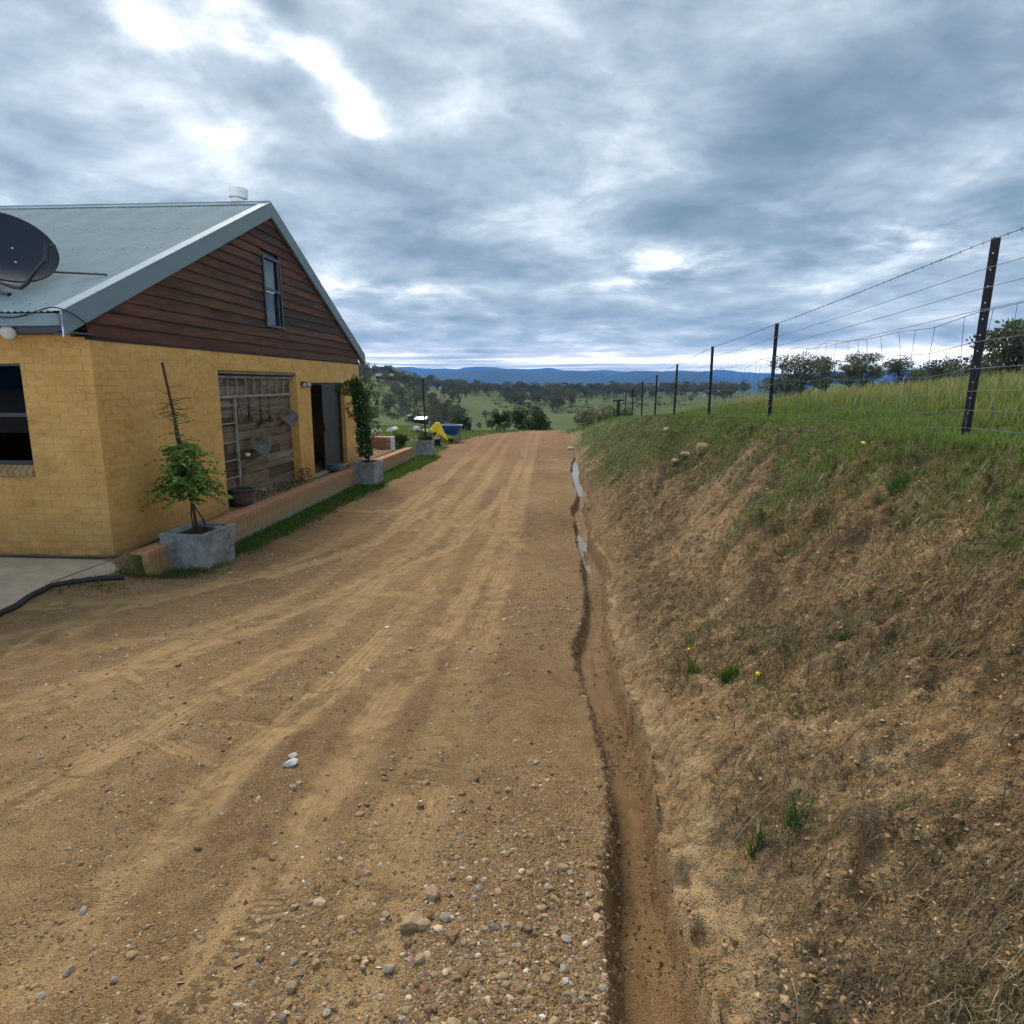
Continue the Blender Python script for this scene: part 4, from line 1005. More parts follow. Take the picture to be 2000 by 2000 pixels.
# concrete slab with black edging, hose along the wall foot
slab = thing('concrete_slab', (-6.5, 7.2, -.1), 'pale concrete slab in front of the house wall with a sawn joint', 'slab')
top = [(-5.40, 5.80, -.10), (-5.62, 6.80, -.09), (-5.10, 7.26, -.26), (-5.12, 7.60, -.09), (-5.265, 7.64, -.04), (-5.40, HY0 - .02, -.03), (-12, HY0 - .02, -.03), (-12, 4.9, -.05), (-8.0, 3.9, -.09)]
nt = len(top)
MB().add(top + [(x, y, z - .14) for x, y, z in top], [tuple(range(nt)), tuple(range(2 * nt - 1, nt - 1, -1))] + [(k, k + nt, (k + 1) % nt + nt, (k + 1) % nt) for k in range(nt)]).build('slab_top', 'concrete', slab)
MB().bar((-5.64, 6.80, -.0885), (-5.43, 7.63, -.0295), (.014, -.004, 0), (0, 0, .003)).build('joint', 'soil', slab)
ed = [(-8.0, 3.82), (-5.36, 5.74), (-5.59, 6.74), (-5.3, 6.96), (-5.02, 7.16)]
edp = []
for (a, b) in zip(ed[:-1], ed[1:]):
    for k in range(8): edp.append((a[0] + (b[0] - a[0]) * k / 8 + .010 * math.sin(k * 2.1), a[1] + (b[1] - a[1]) * k / 8))
edp.append(ed[-1]); edp = [(x, y, g1(x, y) + .02) for x, y in edp]
MB().tube(edp, [.034 + .003 * math.sin(k * 1.9) for k in range(len(edp))], 10).build('drain_pipe', 'black_plastic', smooth=True, label='black plastic drain pipe along the edge of the concrete slab', cat='pipe')
cable('garden_hose', [(-12, 7.60, -.02), (-9, 7.58, -.02), (-7.0, 7.61, -.02), (-6.0, 7.60, -.02), (-5.55, 7.60, -.015), (-5.36, 7.7, .01), (-5.34, 8.6, .04), (-5.33, 9.6, .04)], .012, 'dark hose lying along the foot of the yellow wall', cat='hose')

# ---------------------------------------------------------------- square concrete planters
def planter(c, base, rim, z0, z1, rot, label, soil_drop=.06):
    t = thing('concrete_planter', (c[0], c[1], z0), label, 'planter', 'square concrete planters', world=False, rotz=rot)
    H = z1 - z0; bx, by = base[0] / 2, base[1] / 2; rx, ry = rim[0] / 2, rim[1] / 2; w = .035
    lv = [(bx, by, 0), (rx * .97, ry * .97, H * .86), (rx, ry, H - .006), (rx - .006, ry - .006, H), (rx - w, ry - w, H), (rx - w - .01, ry - w - .01, H - soil_drop - .02)]
    V = [(sx * x, sy * y, z) for x, y, z in lv for sx, sy in ((-1, -1), (1, -1), (1, 1), (-1, 1))]; Fq = [(3, 2, 1, 0)]
    for i in range(len(lv) - 1):
        for k in range(4): Fq.append((i * 4 + k, i * 4 + (k + 1) % 4, i * 4 + 4 + (k + 1) % 4, i * 4 + 4 + k))
    MB().add(V, Fq).build('pot', 'concrete_pot', t)
    n = 8; V = []; Fq = []
    for i in range(n + 1):
        for j in range(n + 1): V.append(((rx - w - .002) * (2 * i / n - 1), (ry - w - .002) * (2 * j / n - 1), H - soil_drop + .02 * float(fbm(np.array(i * .7), np.array(j * .7 + c[1]), 2, 3))))
    for i in range(n):
        for j in range(n): a = i * (n + 1) + j; Fq.append((a, a + n + 1, a + n + 2, a + 1))
    MB().add(V, Fq).build('soil', 'soil', t, smooth=True)
    return t
planter((-4.79, 8.42), (.56, .68), (.62, .74), -.42, .19, -.10, 'grey concrete planter nearest the camera, by the concrete slab')
planter((-4.70, 16.2), (.55, .66), (.60, .70), -.42, .195, -.08, 'grey concrete planter beside the sliding door with a jasmine')
planter((-4.52, 22.5), (.58, .42), (.60, .46), -.42, .20, -.06, 'grey concrete planter at the far end of the brick wall')

# ---------------------------------------------------------------- beyond the house: bed wall, log, bin, raincoat, wheelbarrow
bw = thing('garden_wall', (-6.0, 21.6, 0), 'short brown brick wall with a white painted end beyond the house', 'wall')
MB().box(-6.70, -5.42, 21.42, 21.86, -.25, .325).build('wall_core', 'mortar', bw)
bcore = bw.children[0]
bm_ = soft_box(.23, .03, .078).mesh('brick'); bm_.materials.append(MATS['brick_brown'])
for r in range(-1, 4):
    for k in range(6):
        x = -5.54 - k * .24 + (.12 if r % 2 else 0)
        if x < -5.50: add('brick', bm_, None, bcore, loc=(x - .0, 21.418 + rb.uniform(-.003, .003), .05 + r * .087))
cm2 = soft_box(.11, .46, .05).mesh('cap_brick'); cm2.materials.append(MATS['brick_cap'])
for k in range(11): add('cap_brick', cm2, None, bcore, loc=(-5.48 - k * .118, 21.64, .35))
MB().box(-5.421, -5.39, 21.41, 21.87, -.28, .374).build('white_end', 'white_paint', bw)
P = [(-6.75, 21.2, -.02), (-6.5, 21.28, .12), (-6.25, 21.36, .33), (-6.02, 21.45, .50), (-5.84, 21.55, .57), (-5.76, 21.6, .565)]
lg = MB().tube(P, [.13, .135, .125, .12, .105, .04], 14).build('log', 'pale_log', smooth=True, label='pale weathered log leaning over the short brown brick wall', cat='log')
# dark bin with a yellow raincoat thrown over it
bn = thing('bin', (-4.74, 26.0, g1(-4.74, 26)), 'black round bin under the yellow raincoat', 'bin')
b0 = g1(-4.74, 26.0)
MB().lathe([(.13, 0), (.15, .05), (.155, .50), (.17, .52), (.17, .55), (.14, .55), (.13, .5)], 22, Matrix.Translation((-4.74, 26, b0))).build('body', 'black_plastic', bn, smooth=True)
MB().lathe([(.157, .28), (.16, .29), (.16, .40), (.157, .41)], 22, Matrix.Translation((-4.74, 26, b0))).build('label_band', 'white_paint', bn)
def drape(c, zt, name, label):
    V = []; Fq = []; nr, na = 11, 40
    for i in range(nr):
        u = i / (nr - 1)
        for k in range(na):
            a = 2 * math.pi * k / na
            low = .40 + .16 * math.cos(a - .2) + .07 * math.sin(3 * a + 1)
            r = .03 + .23 * u ** .85 + .05 * u * math.sin(5 * a + 2 * u) + .07 * u * max(0, math.cos(a))
            V.append((c[0] + 1.15 * r * math.cos(a), c[1] + .8 * r * math.sin(a), zt - low * 1.35 * max(0, u - .12) ** 1.1 - .04 * u + .012 * math.sin(5 * a + 9 * u)))
    V.append((c[0], c[1], zt + .015)); top = len(V) - 1
    for i in range(nr - 1):
        for k in range(na): Fq.append((i * na + k, (i + 1) * na + k, (i + 1) * na + (k + 1) % na, i * na + (k + 1) % na))
    for k in range(na): Fq.append((top, k, (k + 1) % na))
    o = MB().add(V, Fq).build(name, 'yellow_cloth', smooth=True, label=label, cat='raincoat')
    sm_ = o.modifiers.new('thickness', 'SOLIDIFY'); sm_.thickness = .008
drape((-4.70, 26.02), b0 + .92, 'raincoat', 'bright yellow raincoat draped beside the blue wheelbarrow')
# what holds the coat up: a post behind the bin
MB().tube([(-4.72, 26.04, b0 - .1), (-4.72, 26.04, b0 + .92)], .03, 8).build('post', 'bark', label='short dark post under the yellow raincoat', cat='post')
# wheelbarrow, side on: wheel to the left, handles to the right
wb0 = g1(-4.4, 28.0); WB = Vector((-4.5, 28.1, wb0))
wb = thing('wheelbarrow', WB, 'blue steel wheelbarrow standing beyond the planters, handles to the right', 'wheelbarrow')
V = []; Fq = []
lv = [(.18, .13, .32, .05), (.30, .22, .42, .02), (.42, .30, .56, 0), (.48, .33, .72, -.02), (.495, .345, .735, -.02), (.46, .31, .735, -.02), (.41, .28, .57, 0), (.17, .12, .34, .05)]
nn = 24
for rx, ry, z, ox in lv:
    for k in range(nn):
        a = 2 * math.pi * k / nn; c_, s_ = math.cos(a), math.sin(a)
        V.append(WB + Vector((ox + rx * math.copysign(abs(c_) ** .6, c_), ry * math.copysign(abs(s_) ** .6, s_), z)))
for i in range(len(lv) - 1):
    for k in range(nn): Fq.append((i * nn + k, i * nn + (k + 1) % nn, (i + 1) * nn + (k + 1) % nn, (i + 1) * nn + k))
Fq += [tuple(range(nn))[::-1], tuple((len(lv) - 1) * nn + k for k in range(nn))]
tray = MB().add(V, Fq).build('tray', 'barrow_blue', wb, smooth=True)
MB().lathe([(.98, 0)] * 0 + [(.1, 0), (.1, .001)], 4, Matrix.Translation(WB)).mesh('x') if False else None
rim = [WB + Vector((-.02 + .5 * math.copysign(abs(math.cos(a)) ** .6, math.cos(a)), .35 * math.copysign(abs(math.sin(a)) ** .6, math.sin(a)), .737)) for a in np.linspace(0, 2 * math.pi, 33)]
MB().tube(rim, .013, 6, False).build('tray_rim', 'galv', tray)
for s in (-1, 1):
    MB().tube([WB + Vector((-.62, s * .06, .20)), WB + Vector((-.2, s * .18, .33)), WB + Vector((.3, s * .25, .40)), WB + Vector((.50, s * .27, .52)), WB + Vector((.72, s * .28, .66))], .016, 8).build('handle', 'barrow_frame', wb)
    MB().tube([WB + Vector((.05, s * .23, .36)), WB + Vector((.26, s * .25, .02)), WB + Vector((.40, s * .25, .02)), WB + Vector((.33, s * .25, .40))], .016, 8).build('leg', 'barrow_frame', wb)
WH = Matrix.Translation(WB + Vector((-.60, 0, .19))) @ Matrix.Rotation(math.pi / 2, 4, 'X')
wh = MB().lathe([(.11, -.035), (.16, -.05), (.185, -.02), (.185, .02), (.16, .05), (.11, .035)], 28, WH).build('wheel', 'black_plastic', wb, smooth=True)
MB().lathe([(.115, -.03), (.03, -.02), (.03, .02), (.115, .03)], 20, WH).build('rim', 'barrow_frame', wh)
MB().lathe([(.09, 0), (.115, .18), (.12, .19), (.105, .19), (.10, .16)], 18, Matrix.Translation((-4.42, 27.55, g1(-4.42, 27.55)))).build('flower_pot', 'red_plastic', smooth=True, label='small dark red pot in front of the wheelbarrow', cat='pot')
# poles: garden stakes and the tall black pole
def stake(P, r, mat, label):
    return MB().tube(P, r, 6).build('garden_stake', mat, label=label, cat='stake')
stake([(-4.83, 8.50, .02), (-4.90, 8.50, .8), (-5.02, 8.50, 1.7), (-5.11, 8.50, 2.36)], [.018, .018, .018, .017], 'stake_wood', 'red-brown timber stake leaning in the nearest planter')
stake([(-4.70, 16.2, .05), (-4.86, 16.2, 1.3), (-4.97, 16.2, 2.30)], .016, 'black_plastic', 'dark stake rising above the jasmine in the planter by the door')
stake([(-4.47, 22.5, .05), (-4.50, 22.5, 1.2), (-4.53, 22.5, 2.24)], .032, 'black_plastic', 'tall black pole standing in the far planter')
MB().box(-4.70, -4.61, 8.66, 8.76, .135, .16).build('tin_lid', 'galv', label='small shiny tin lid on the soil of the nearest planter', cat='lid')
# ---------------------------------------------------------------- wire fence on the bank
POST_Y = [.3, 4.9, 9.6, 13.7, 18.2, 22.3, 26.4, 30.5, 34.4, 38.5, 43, 48, 54, 61, 69, 78, 88]
fen = thing('wire_fence', (3.0, 15, 1.2), 'black steel picket fence with barbed wire and sagging netting along the bank', 'fence')
def picket_mesh():
    V = []; Fq = []
    arms = [(0, .030), (R_(125), .026), (R_(235), .026)]; ring = []
    for i, (a, l) in enumerate(arms):
        d = Vector((math.cos(a), math.sin(a))); n = Vector((-d.y, d.x)) * .0055
        ring += [d * .006 - n, d * l - n, d * l + n, d * .006 + n]
    for z in (-.3, 1.37): V += [(p.x, p.y, z) for p in ring]
    m = len(ring)
    for k in range(m): Fq.append((k, (k + 1) % m, m + (k + 1) % m, m + k))
    Fq += [tuple(range(m))[::-1], tuple(range(m, 2 * m))]
    me = MB().add(V, Fq).mesh('post'); me.materials.append(MATS['picket']); return me
pm = picket_mesh()
pegm = MB()
for z in np.arange(.22, 1.33, .105): pegm.lathe([(.0045, -.003), (.0045, .003)], 6, Matrix.Translation((-.012, -.024, z)) @ Matrix.Rotation(math.pi / 2, 4, 'X'))
pegm = pegm.mesh('wire_hole'); pegm.materials.append(MATS['white_enamel'])
def fence_ground(y):
    x = float(fence_x(y)); return g1(x, y) if y < 58 else float(ground_z(x, y, False))
posts = []
rf = random.Random(5)
for i, y in enumerate(POST_Y):
    x = float(fence_x(y)); z = fence_ground(y); H = 1.0 + (rf.uniform(-.03, .03) if i > 1 else 0)
    o = add('post', pm, None, fen, loc=(x, y, z - .02)); lean = rf.uniform(-.012, .012) + .012; o.rotation_euler = (rf.uniform(-.015, .015), lean, rf.uniform(-.3, .3) - .4)
    s = 1.0; o.scale = (s, s, H)
    if y < 20: add('wire_hole', pegm, None, o, kind='stuff')
    posts.append((x, y, z - .02, H))
# an H-frame strainer where the fence turns down the hill
MB().tube([(3.35, 38.2, -.6), (3.35, 38.2, 1.15)], .06, 8).tube([(3.05, 38.25, 1.13), (3.75, 38.25, 1.16)], .05, 8).build('strainer_post', 'picket', fen)
def run_wire(h, wob, seed, r, name, kink=0.0, n=9):
    P = []
    for (xa, ya, za, Ha), (xb, yb, zb, Hb) in zip(posts[:-1], posts[1:]):
        for k in range(n):
            t = k / n; y = ya + (yb - ya) * t
            za2 = za + h * Ha; zb2 = zb + h * Hb
            z = za2 + (zb2 - za2) * t - wob * math.sin(math.pi * t) + kink * float(fbm(np.array(y * .9), np.array(seed * 3.1), 3, seed)) * math.sin(math.pi * t) ** .5
            P.append((xa + (xb - xa) * t - .028 + kink * .3 * float(vnoise(np.array(y * 1.1), np.array(seed), 3)), y, z))
    P.append((posts[-1][0] - .028, posts[-1][1], posts[-1][2] + h))
    return P
ws = []
top = run_wire(1.345, .008, 1, .002, 'barbed_wire')
mb = MB().tube(top, .0024, 5).tube([(x + .003 * math.sin(y * 40), y, z + .003 * math.cos(y * 40)) for x, y, z in top], .0016, 4)
L_ = np.array(top); yb = .5
while yb < 30:
    p = np.array([np.interp(yb, L_[:, 1], L_[:, 0]), yb, np.interp(yb, L_[:, 1], L_[:, 2])])
    for a in (.4, 2.0): 
        d = np.array([math.cos(a) * .4, .25, math.sin(a)]) * .014; mb.tube([p - d, p + d], .0016, 4)
    yb += .13
mb.build('barbed_wire', 'wire_dark', fen)
for h in (1.17, 1.045): MB().tube(run_wire(h, .010, 2, .002, 'wire'), .0023, 5).build('wire', 'wire', fen)
net = MB(); hs = [.895, .70, .52, .37, .24, .12]; rows = []
for i, h in enumerate(hs):
    P = run_wire(h, .03, 11, .002, 'n', .16 - .02 * i); rows.append(np.array(P)); net.tube(P, .0022 if i else .0026, 5)
net.tube(run_wire(.905, .008, 2, .002, 'w', .02), .002, 5)
y = .4; k = 0
while y < 44:
    pts = []
    for i, Rw in enumerate(rows):
        yy = y + .05 * math.sin(i * 1.1 + y * 2.3) + .035 * math.sin(y * 7.1) * i
        pts.append((np.interp(yy, Rw[:, 1], Rw[:, 0]) + .02 * math.sin(i + y), yy, np.interp(yy, Rw[:, 1], Rw[:, 2])))
    net.tube(pts, .0018, 4); y += .29 + .05 * math.sin(k * 1.7); k += 1
net.build('netting', 'wire', fen)
# ---------------------------------------------------------------- vegetation helpers
def blades(P, H, W, az, lean, C, tipc=1.15):
    n = len(P); side = np.c_[np.cos(az), np.sin(az), np.zeros(n)] * (W / 2)[:, None]
    la = rng.uniform(0, 2 * np.pi, n); L = np.c_[np.cos(la), np.sin(la), np.zeros(n)] * (lean * H)[:, None]
    up = np.zeros((n, 3)); up[:, 2] = H * np.sqrt(np.clip(1 - .55 * lean ** 2, .08, 1))
    V = np.stack([P - side, P + side, P + up * .55 + L * .32 - side * .8, P + up * .55 + L * .32 + side * .8, P + up + L], 1).reshape(-1, 3)
    k = np.arange(n)[:, None] * 5
    F_ = np.concatenate([k + np.array([[0, 1, 3]]), k + np.array([[0, 3, 2]]), k + np.array([[2, 3, 4]])], 0)
    Cc = np.repeat(C[:, None, :], 5, 1) * np.array([.55, .55, .95, .95, tipc])[None, :, None]  # blade shading put into the colour: dark foot, brighter tip
    return V, F_, Cc.reshape(-1, 3)
def join_np(parts):
    V = []; F_ = []; C = []; o = 0
    for v, f, c in parts: V.append(v); F_.append(f + o); C.append(c); o += len(v)
    return np.concatenate(V), np.concatenate(F_), np.concatenate(C)
def stuff(name, parts, mat, label, cat, smooth=False):
    V, F_, C = join_np(parts); me = mesh_np(name, V, F_, smooth); set_attr(me, 'col', C, 'FLOAT_COLOR')
    return add(name, me, mat, label=label, cat=cat, kind='stuff')
def pal(n, cols, w=None, jit=.2):
    cols = np.array(cols); i = rng.choice(len(cols), n, p=None if w is None else np.array(w) / sum(w))
    return np.clip(cols[i] * rng.uniform(1 - jit, 1 + jit, (n, 1)), 0, 1)
GREEN = [(.115, .200, .038), (.150, .230, .050), (.095, .160, .034), (.190, .220, .072), (.215, .200, .092)]
DRY = [(.30, .24, .12), (.22, .165, .085), (.38, .31, .17), (.16, .125, .06)]

# paddock: short lush turf this side of the fence, taller seeding grass beyond
def scatter_polar(n, r0, r1, a0, a1):
    r = np.exp(rng.uniform(np.log(r0), np.log(r1), n)); a = np.radians(rng.uniform(a0, a1, n)); return r * np.sin(a), r * np.cos(a), r
x, y, r = scatter_polar(330000, 2.4, 48, 2, 78)
t = sample_grid(GRS_G, x, y); beyond = x - fence_x(y)
dens = np.clip(t * 1.25 - .15, 0, 1) * np.clip(.55 + 1.6 * (fbm(x * 1.5, y * 1.5, 3, 134) + .25), .25, 1)
ok = (rng.uniform(0, 1, len(x)) < dens) & (x > ditch_x(y) + .3) & (y > -.5)
x, y, r, beyond = x[ok], y[ok], r[ok], beyond[ok]
tall = sstep(.25, 2.2, beyond + fbm(x * .7, y * .7, 3, 131) * 1.6)
patch = fbm(x * .45, y * .45, 3, 132) + .5
H = (.022 + .058 * rng.uniform(0, 1, len(x)) ** 1.6) * (.7 + .9 * patch) + tall * rng.uniform(.02, .19, len(x)) * (.55 + .8 * np.clip(patch, 0, 1))
W = .0030 + .00115 * r * rng.uniform(.7, 1.4, len(x))
C = pal(len(x), GREEN, [4, 4, 3, 3, 2])
yel = np.clip(tall * rng.uniform(.1, 1, len(x)) * 1.35 + sstep(.1, .5, fbm(x * .8, y * .8, 2, 133)) * .25, 0, 1)[:, None]
C = C * (1 - yel * .42) + pal(len(x), [(.33, .30, .125), (.40, .34, .17), (.27, .26, .10)]) * yel * .42
P = np.c_[x, y, gz(x, y) - .01]
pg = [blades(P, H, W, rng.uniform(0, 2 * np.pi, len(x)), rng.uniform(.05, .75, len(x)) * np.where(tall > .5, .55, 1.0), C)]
# seed stalks
x, y, r = scatter_polar(26000, 4, 42, 6, 78); b = x - fence_x(y)
ok = (b > .7) & (rng.uniform(0, 1, len(x)) < sstep(.5, 3, b)); x, y, r = x[ok], y[ok], r[ok]
P = np.c_[x, y, gz(x, y)]
pg.append(blades(P, rng.uniform(.14, .36, len(x)), .0025 + .0007 * r, rng.uniform(0, 6.3, len(x)), rng.uniform(.05, .45, len(x)), pal(len(x), [(.36, .31, .16), (.44, .37, .21), (.28, .25, .11)])))
stuff('paddock_grass', pg, 'grass', 'green grass of the paddock on top of the bank, taller past the fence', 'grass')

# verge along the low wall, lawn past the house, far verge
parts = []
y = rng.uniform(7.9, 22.2, 42000); x = rng.uniform(-5.06, -3.9, 42000)
t = sample_grid(GRS_G, x, y); wx = np.interp(y, [7.6, 11, 15, 18, 22], [-5.03, -5.02, -4.96, -4.83, -4.69])
ok = (rng.uniform(0, 1, len(x)) < t) & (x > wx); x, y = x[ok], y[ok]
parts.append(blades(np.c_[x, y, gz(x, y) - .008], .03 + .085 * rng.uniform(0, 1, len(x)) ** 1.4, .004 + .0006 * y, rng.uniform(0, 6.3, len(x)), rng.uniform(.1, .9, len(x)), pal(len(x), [(.065, .125, .022), (.090, .165, .032), (.050, .095, .018), (.15, .17, .055)])))
x, y, r = scatter_polar(60000, 21, 55, -30, 12); t = sample_grid(GRS_G, x, y)
ok = (rng.uniform(0, 1, len(x)) < t) & ((x < -3.0) | (y > 33)) & ((y > 21.9)); x, y, r = x[ok], y[ok], r[ok]
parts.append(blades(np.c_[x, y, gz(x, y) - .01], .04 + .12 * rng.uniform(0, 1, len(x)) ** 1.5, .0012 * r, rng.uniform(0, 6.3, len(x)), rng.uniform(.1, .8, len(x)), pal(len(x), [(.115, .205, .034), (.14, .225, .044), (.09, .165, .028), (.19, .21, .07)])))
# tufts round the slab, the pier and the edging
for cx, cy, n, s in ((-5.0, 7.35, 500, .16), (-4.75, 7.6, 700, .2), (-5.2, 6.85, 250, .25), (-4.6, 7.9, 700, .2), (-5.5, 6.6, 120, .2), (-6.4, 7.55, 80, .12), (-5.75, 7.58, 60, .1)):
    x = rng.normal(cx, s, n); y = rng.normal(cy, s * .5, n)
    parts.append(blades(np.c_[x, y, np.maximum(gz(x, y), -.30) - .005], rng.uniform(.02, .09, n), np.full(n, .006), rng.uniform(0, 6.3, n), rng.uniform(.2, .9, n), pal(n, [(.045, .085, .018), (.08, .11, .03), (.13, .12, .05)])))
stuff('verge_grass', parts, 'grass', 'short green grass along the low brick wall and the lawn beyond', 'grass')

# bank: dry stems lying on the clay, olive weeds, a few green tufts
def fibres(x, y, L, az, W, C, lift=.01):
    n = len(x); dx, dy = np.cos(az) * L / 2, np.sin(az) * L / 2
    A = np.c_[x - dx, y - dy, gz(x - dx, y - dy) + .003]; B = np.c_[x + dx, y + dy, gz(x + dx, y + dy) + .003 + rng.uniform(0, 1, n) * lift]
    bend = rng.normal(0, .12, n) * L
    Mi = (A + B) / 2; Mi[:, 2] = np.maximum(Mi[:, 2], gz(x, y) + .003) + lift * rng.uniform(.1, 1.0, n); Mi[:, 0] += -np.sin(az) * bend; Mi[:, 1] += np.cos(az) * bend
    s = np.c_[-np.sin(az), np.cos(az), rng.uniform(-.5, .5, n)] * (W / 2)[:, None]
    V = np.stack([A - s, A + s, Mi - s, Mi + s, B], 1).reshape(-1, 3); k = np.arange(n)[:, None] * 5
    return V, np.concatenate([k + np.array([[0, 1, 3]]), k + np.array([[0, 3, 2]]), k + np.array([[2, 3, 4]])], 0), np.repeat(C, 5, 0)
def on_bank(n, r0=1.2, r1=26):
    x, y, r = scatter_polar(n, r0, r1, 1, 80); xc = ditch_x(y) + ditch_w(y); ok = (x > xc + .08) & (x < fence_x(y) - .2); return x[ok], y[ok], r[ok]
x, y, r = on_bank(190000); d = fbm(x * 1.3, y * 1.3, 3, 141) + .25 * fbm(x * 5, y * 5, 2, 142)
ok = rng.uniform(0, 1, len(x)) < np.clip(.34 + 1.7 * d, .04, 1) * (.45 + .55 * sstep(1.4, 2.6, r)) * sstep(.1, .5, x - ditch_x(y) - .1); x, y, r = x[ok], y[ok], r[ok]
n = len(x); dark = (fbm(x * 1.1 + 5, y * 1.1, 3, 143) > -.06)[:, None]
C = np.where(dark, pal(n, [(.13, .092, .055), (.20, .145, .085), (.085, .064, .04), (.16, .14, .066)]), pal(n, [(.32, .235, .130), (.24, .17, .09), (.165, .12, .064), (.42, .33, .20), (.17, .155, .068)]))
straw = [fibres(x, y, rng.uniform(.02, .075, n) * (1 + .06 * r), rng.uniform(0, 6.3, n), (.0013 + .00070 * r) * rng.uniform(.6, 1.3, n), C, .026)]
x, y, r = on_bank(130, 1.3, 9); n = len(x)
straw.append(fibres(x, y, rng.uniform(.10, .28, n), rng.uniform(0, 6.3, n), .0012 + .0005 * r, pal(n, [(.34, .28, .18), (.24, .18, .11), (.42, .36, .25)]), .05))
x = rng.uniform(-3.5, .05, 260); y = rng.uniform(1.2, 8, 260); straw.append(fibres(x, y, rng.uniform(.03, .14, 260), rng.uniform(0, 6.3, 260), np.full(260, .0022), pal(260, [(.34, .27, .17), (.22, .16, .10)]), .008))
stuff('dry_stems', straw, 'straw', 'dry brown grass stems and roots strewn over the cut bank', 'dry grass')
parts = []
x, y, r = on_bank(15000, 1.3, 24); d = fbm(x * 1.0 + 3, y * 1.0, 3, 151)
ok = rng.uniform(0, 1, len(x)) < np.clip(.26 + 1.5 * d + .40 * sstep(7, 13, y) + .45 * sstep(-1.1, -.1, x - fence_x(y) + .35), 0, 1) * sstep(.2, .55, x - ditch_x(y) - .1); x, y, r = x[ok], y[ok], r[ok]
for i in range(len(x)):
    n = int(rng.integers(26, 70)); s = rng.uniform(.025, .075) * (1 + .05 * r[i]); px_ = rng.normal(x[i], s, n); py_ = rng.normal(y[i], s, n)
    k = rng.uniform() * (1 - .62 * float(sstep(-1.5, -.5, x[i] - fence_x(y[i]))) - .3 * float(sstep(8, 13, y[i])))
    c = pal(n, [(.105, .140, .040), (.14, .165, .055), (.085, .11, .034), (.17, .15, .07)]) if k < .26 else (pal(n, [(.17, .150, .066), (.205, .175, .085), (.125, .115, .05), (.25, .20, .11)]) if k < .62 else pal(n, [(.18, .13, .078), (.12, .088, .056), (.27, .205, .12), (.10, .075, .055)]))
    parts.append((px_, py_, rng.uniform(.012, .055, n) * (1.5 if k < .26 else 1.0), (.0016 + .00075 * r[i]) * rng.uniform(.6, 1.3, n), c))
X_ = np.concatenate([p[0] for p in parts]); Y_ = np.concatenate([p[1] for p in parts])
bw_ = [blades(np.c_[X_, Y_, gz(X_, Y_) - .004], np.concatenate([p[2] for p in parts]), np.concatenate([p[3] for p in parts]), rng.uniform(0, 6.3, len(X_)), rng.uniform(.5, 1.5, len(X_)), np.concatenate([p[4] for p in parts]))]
stuff('bank_weeds', bw_, 'grass', 'low olive and brown weeds growing on the cut bank', 'weeds')
# green tufts one can point at
def tuft(cx, cy, n, h, s, label, cols=((.055, .12, .022), (.08, .15, .03), (.04, .09, .018))):
    x = rng.normal(cx, s, n); y = rng.normal(cy, s, n); z0 = g1(cx, cy)
    v, f, c = blades(np.c_[x, y, gz(x, y) - .005], rng.uniform(.5, 1, n) * h, rng.uniform(.003, .006, n), rng.uniform(0, 6.3, n), rng.uniform(.1, .8, n), pal(n, cols))
    me = mesh_np('grass_tuft', v - np.array([cx, cy, z0]), f, False); set_attr(me, 'col', c, 'FLOAT_COLOR')
    me.update(); add('grass_tuft', me, 'grass', loc=(cx, cy, z0), label=label, cat='grass tuft')
TUFTS = [(.93, 3.42, 150, .10, .024, 'bright green grass tuft low on the bank above the ditch'), (.80, 3.75, 90, .08, .018, 'small green tuft with a yellow flower at the ditch edge'),
         (.83, 2.12, 34, .17, .014, 'long green blades sprouting in the middle of the near bank'), (.72, 2.14, 44, .14, .016, 'arching green and straw blades beside the ditch, near the camera'),
         (1.42, 3.2, 80, .09, .02, 'small green tuft on bare clay halfway up the bank'), (2.15, 4.3, 160, .10, .035, 'dark green leafy weed below the nearest fence post')]
for a in TUFTS: tuft(*a)
# dandelions and other small flowers
def flower(c, r, h, mat, label):
    x, y = c; z = g1(x, y); t = thing('wild_flower', (x, y, z), label, 'flower', world=False)
    MB().tube([(0, 0, -.01), (.004, 0, h * .5), (0, .004, h)], .0018, 5).build('stem', 'leafstem', t)
    MB().lathe([(r * .3, 0), (r, .004), (r * .8, .010), (r * .2, .012)], 12, Matrix.Translation((0, .004, h)) @ Matrix.Rotation(.5, 4, 'X')).build('flower_head', mat, t, smooth=True)
M('leafstem', (.06, .11, .025), .7, .2)
flower((1.04, 3.28), .012, .05, 'flower_yellow', 'yellow dandelion on the bank right of the green tuft')
flower((.82, 3.92), .010, .06, 'flower_yellow', 'tiny yellow flower at the edge of the ditch')
flower((2.30, 5.2), .020, .07, 'flower_yellow', 'orange-yellow flower in the grass at the top of the bank')

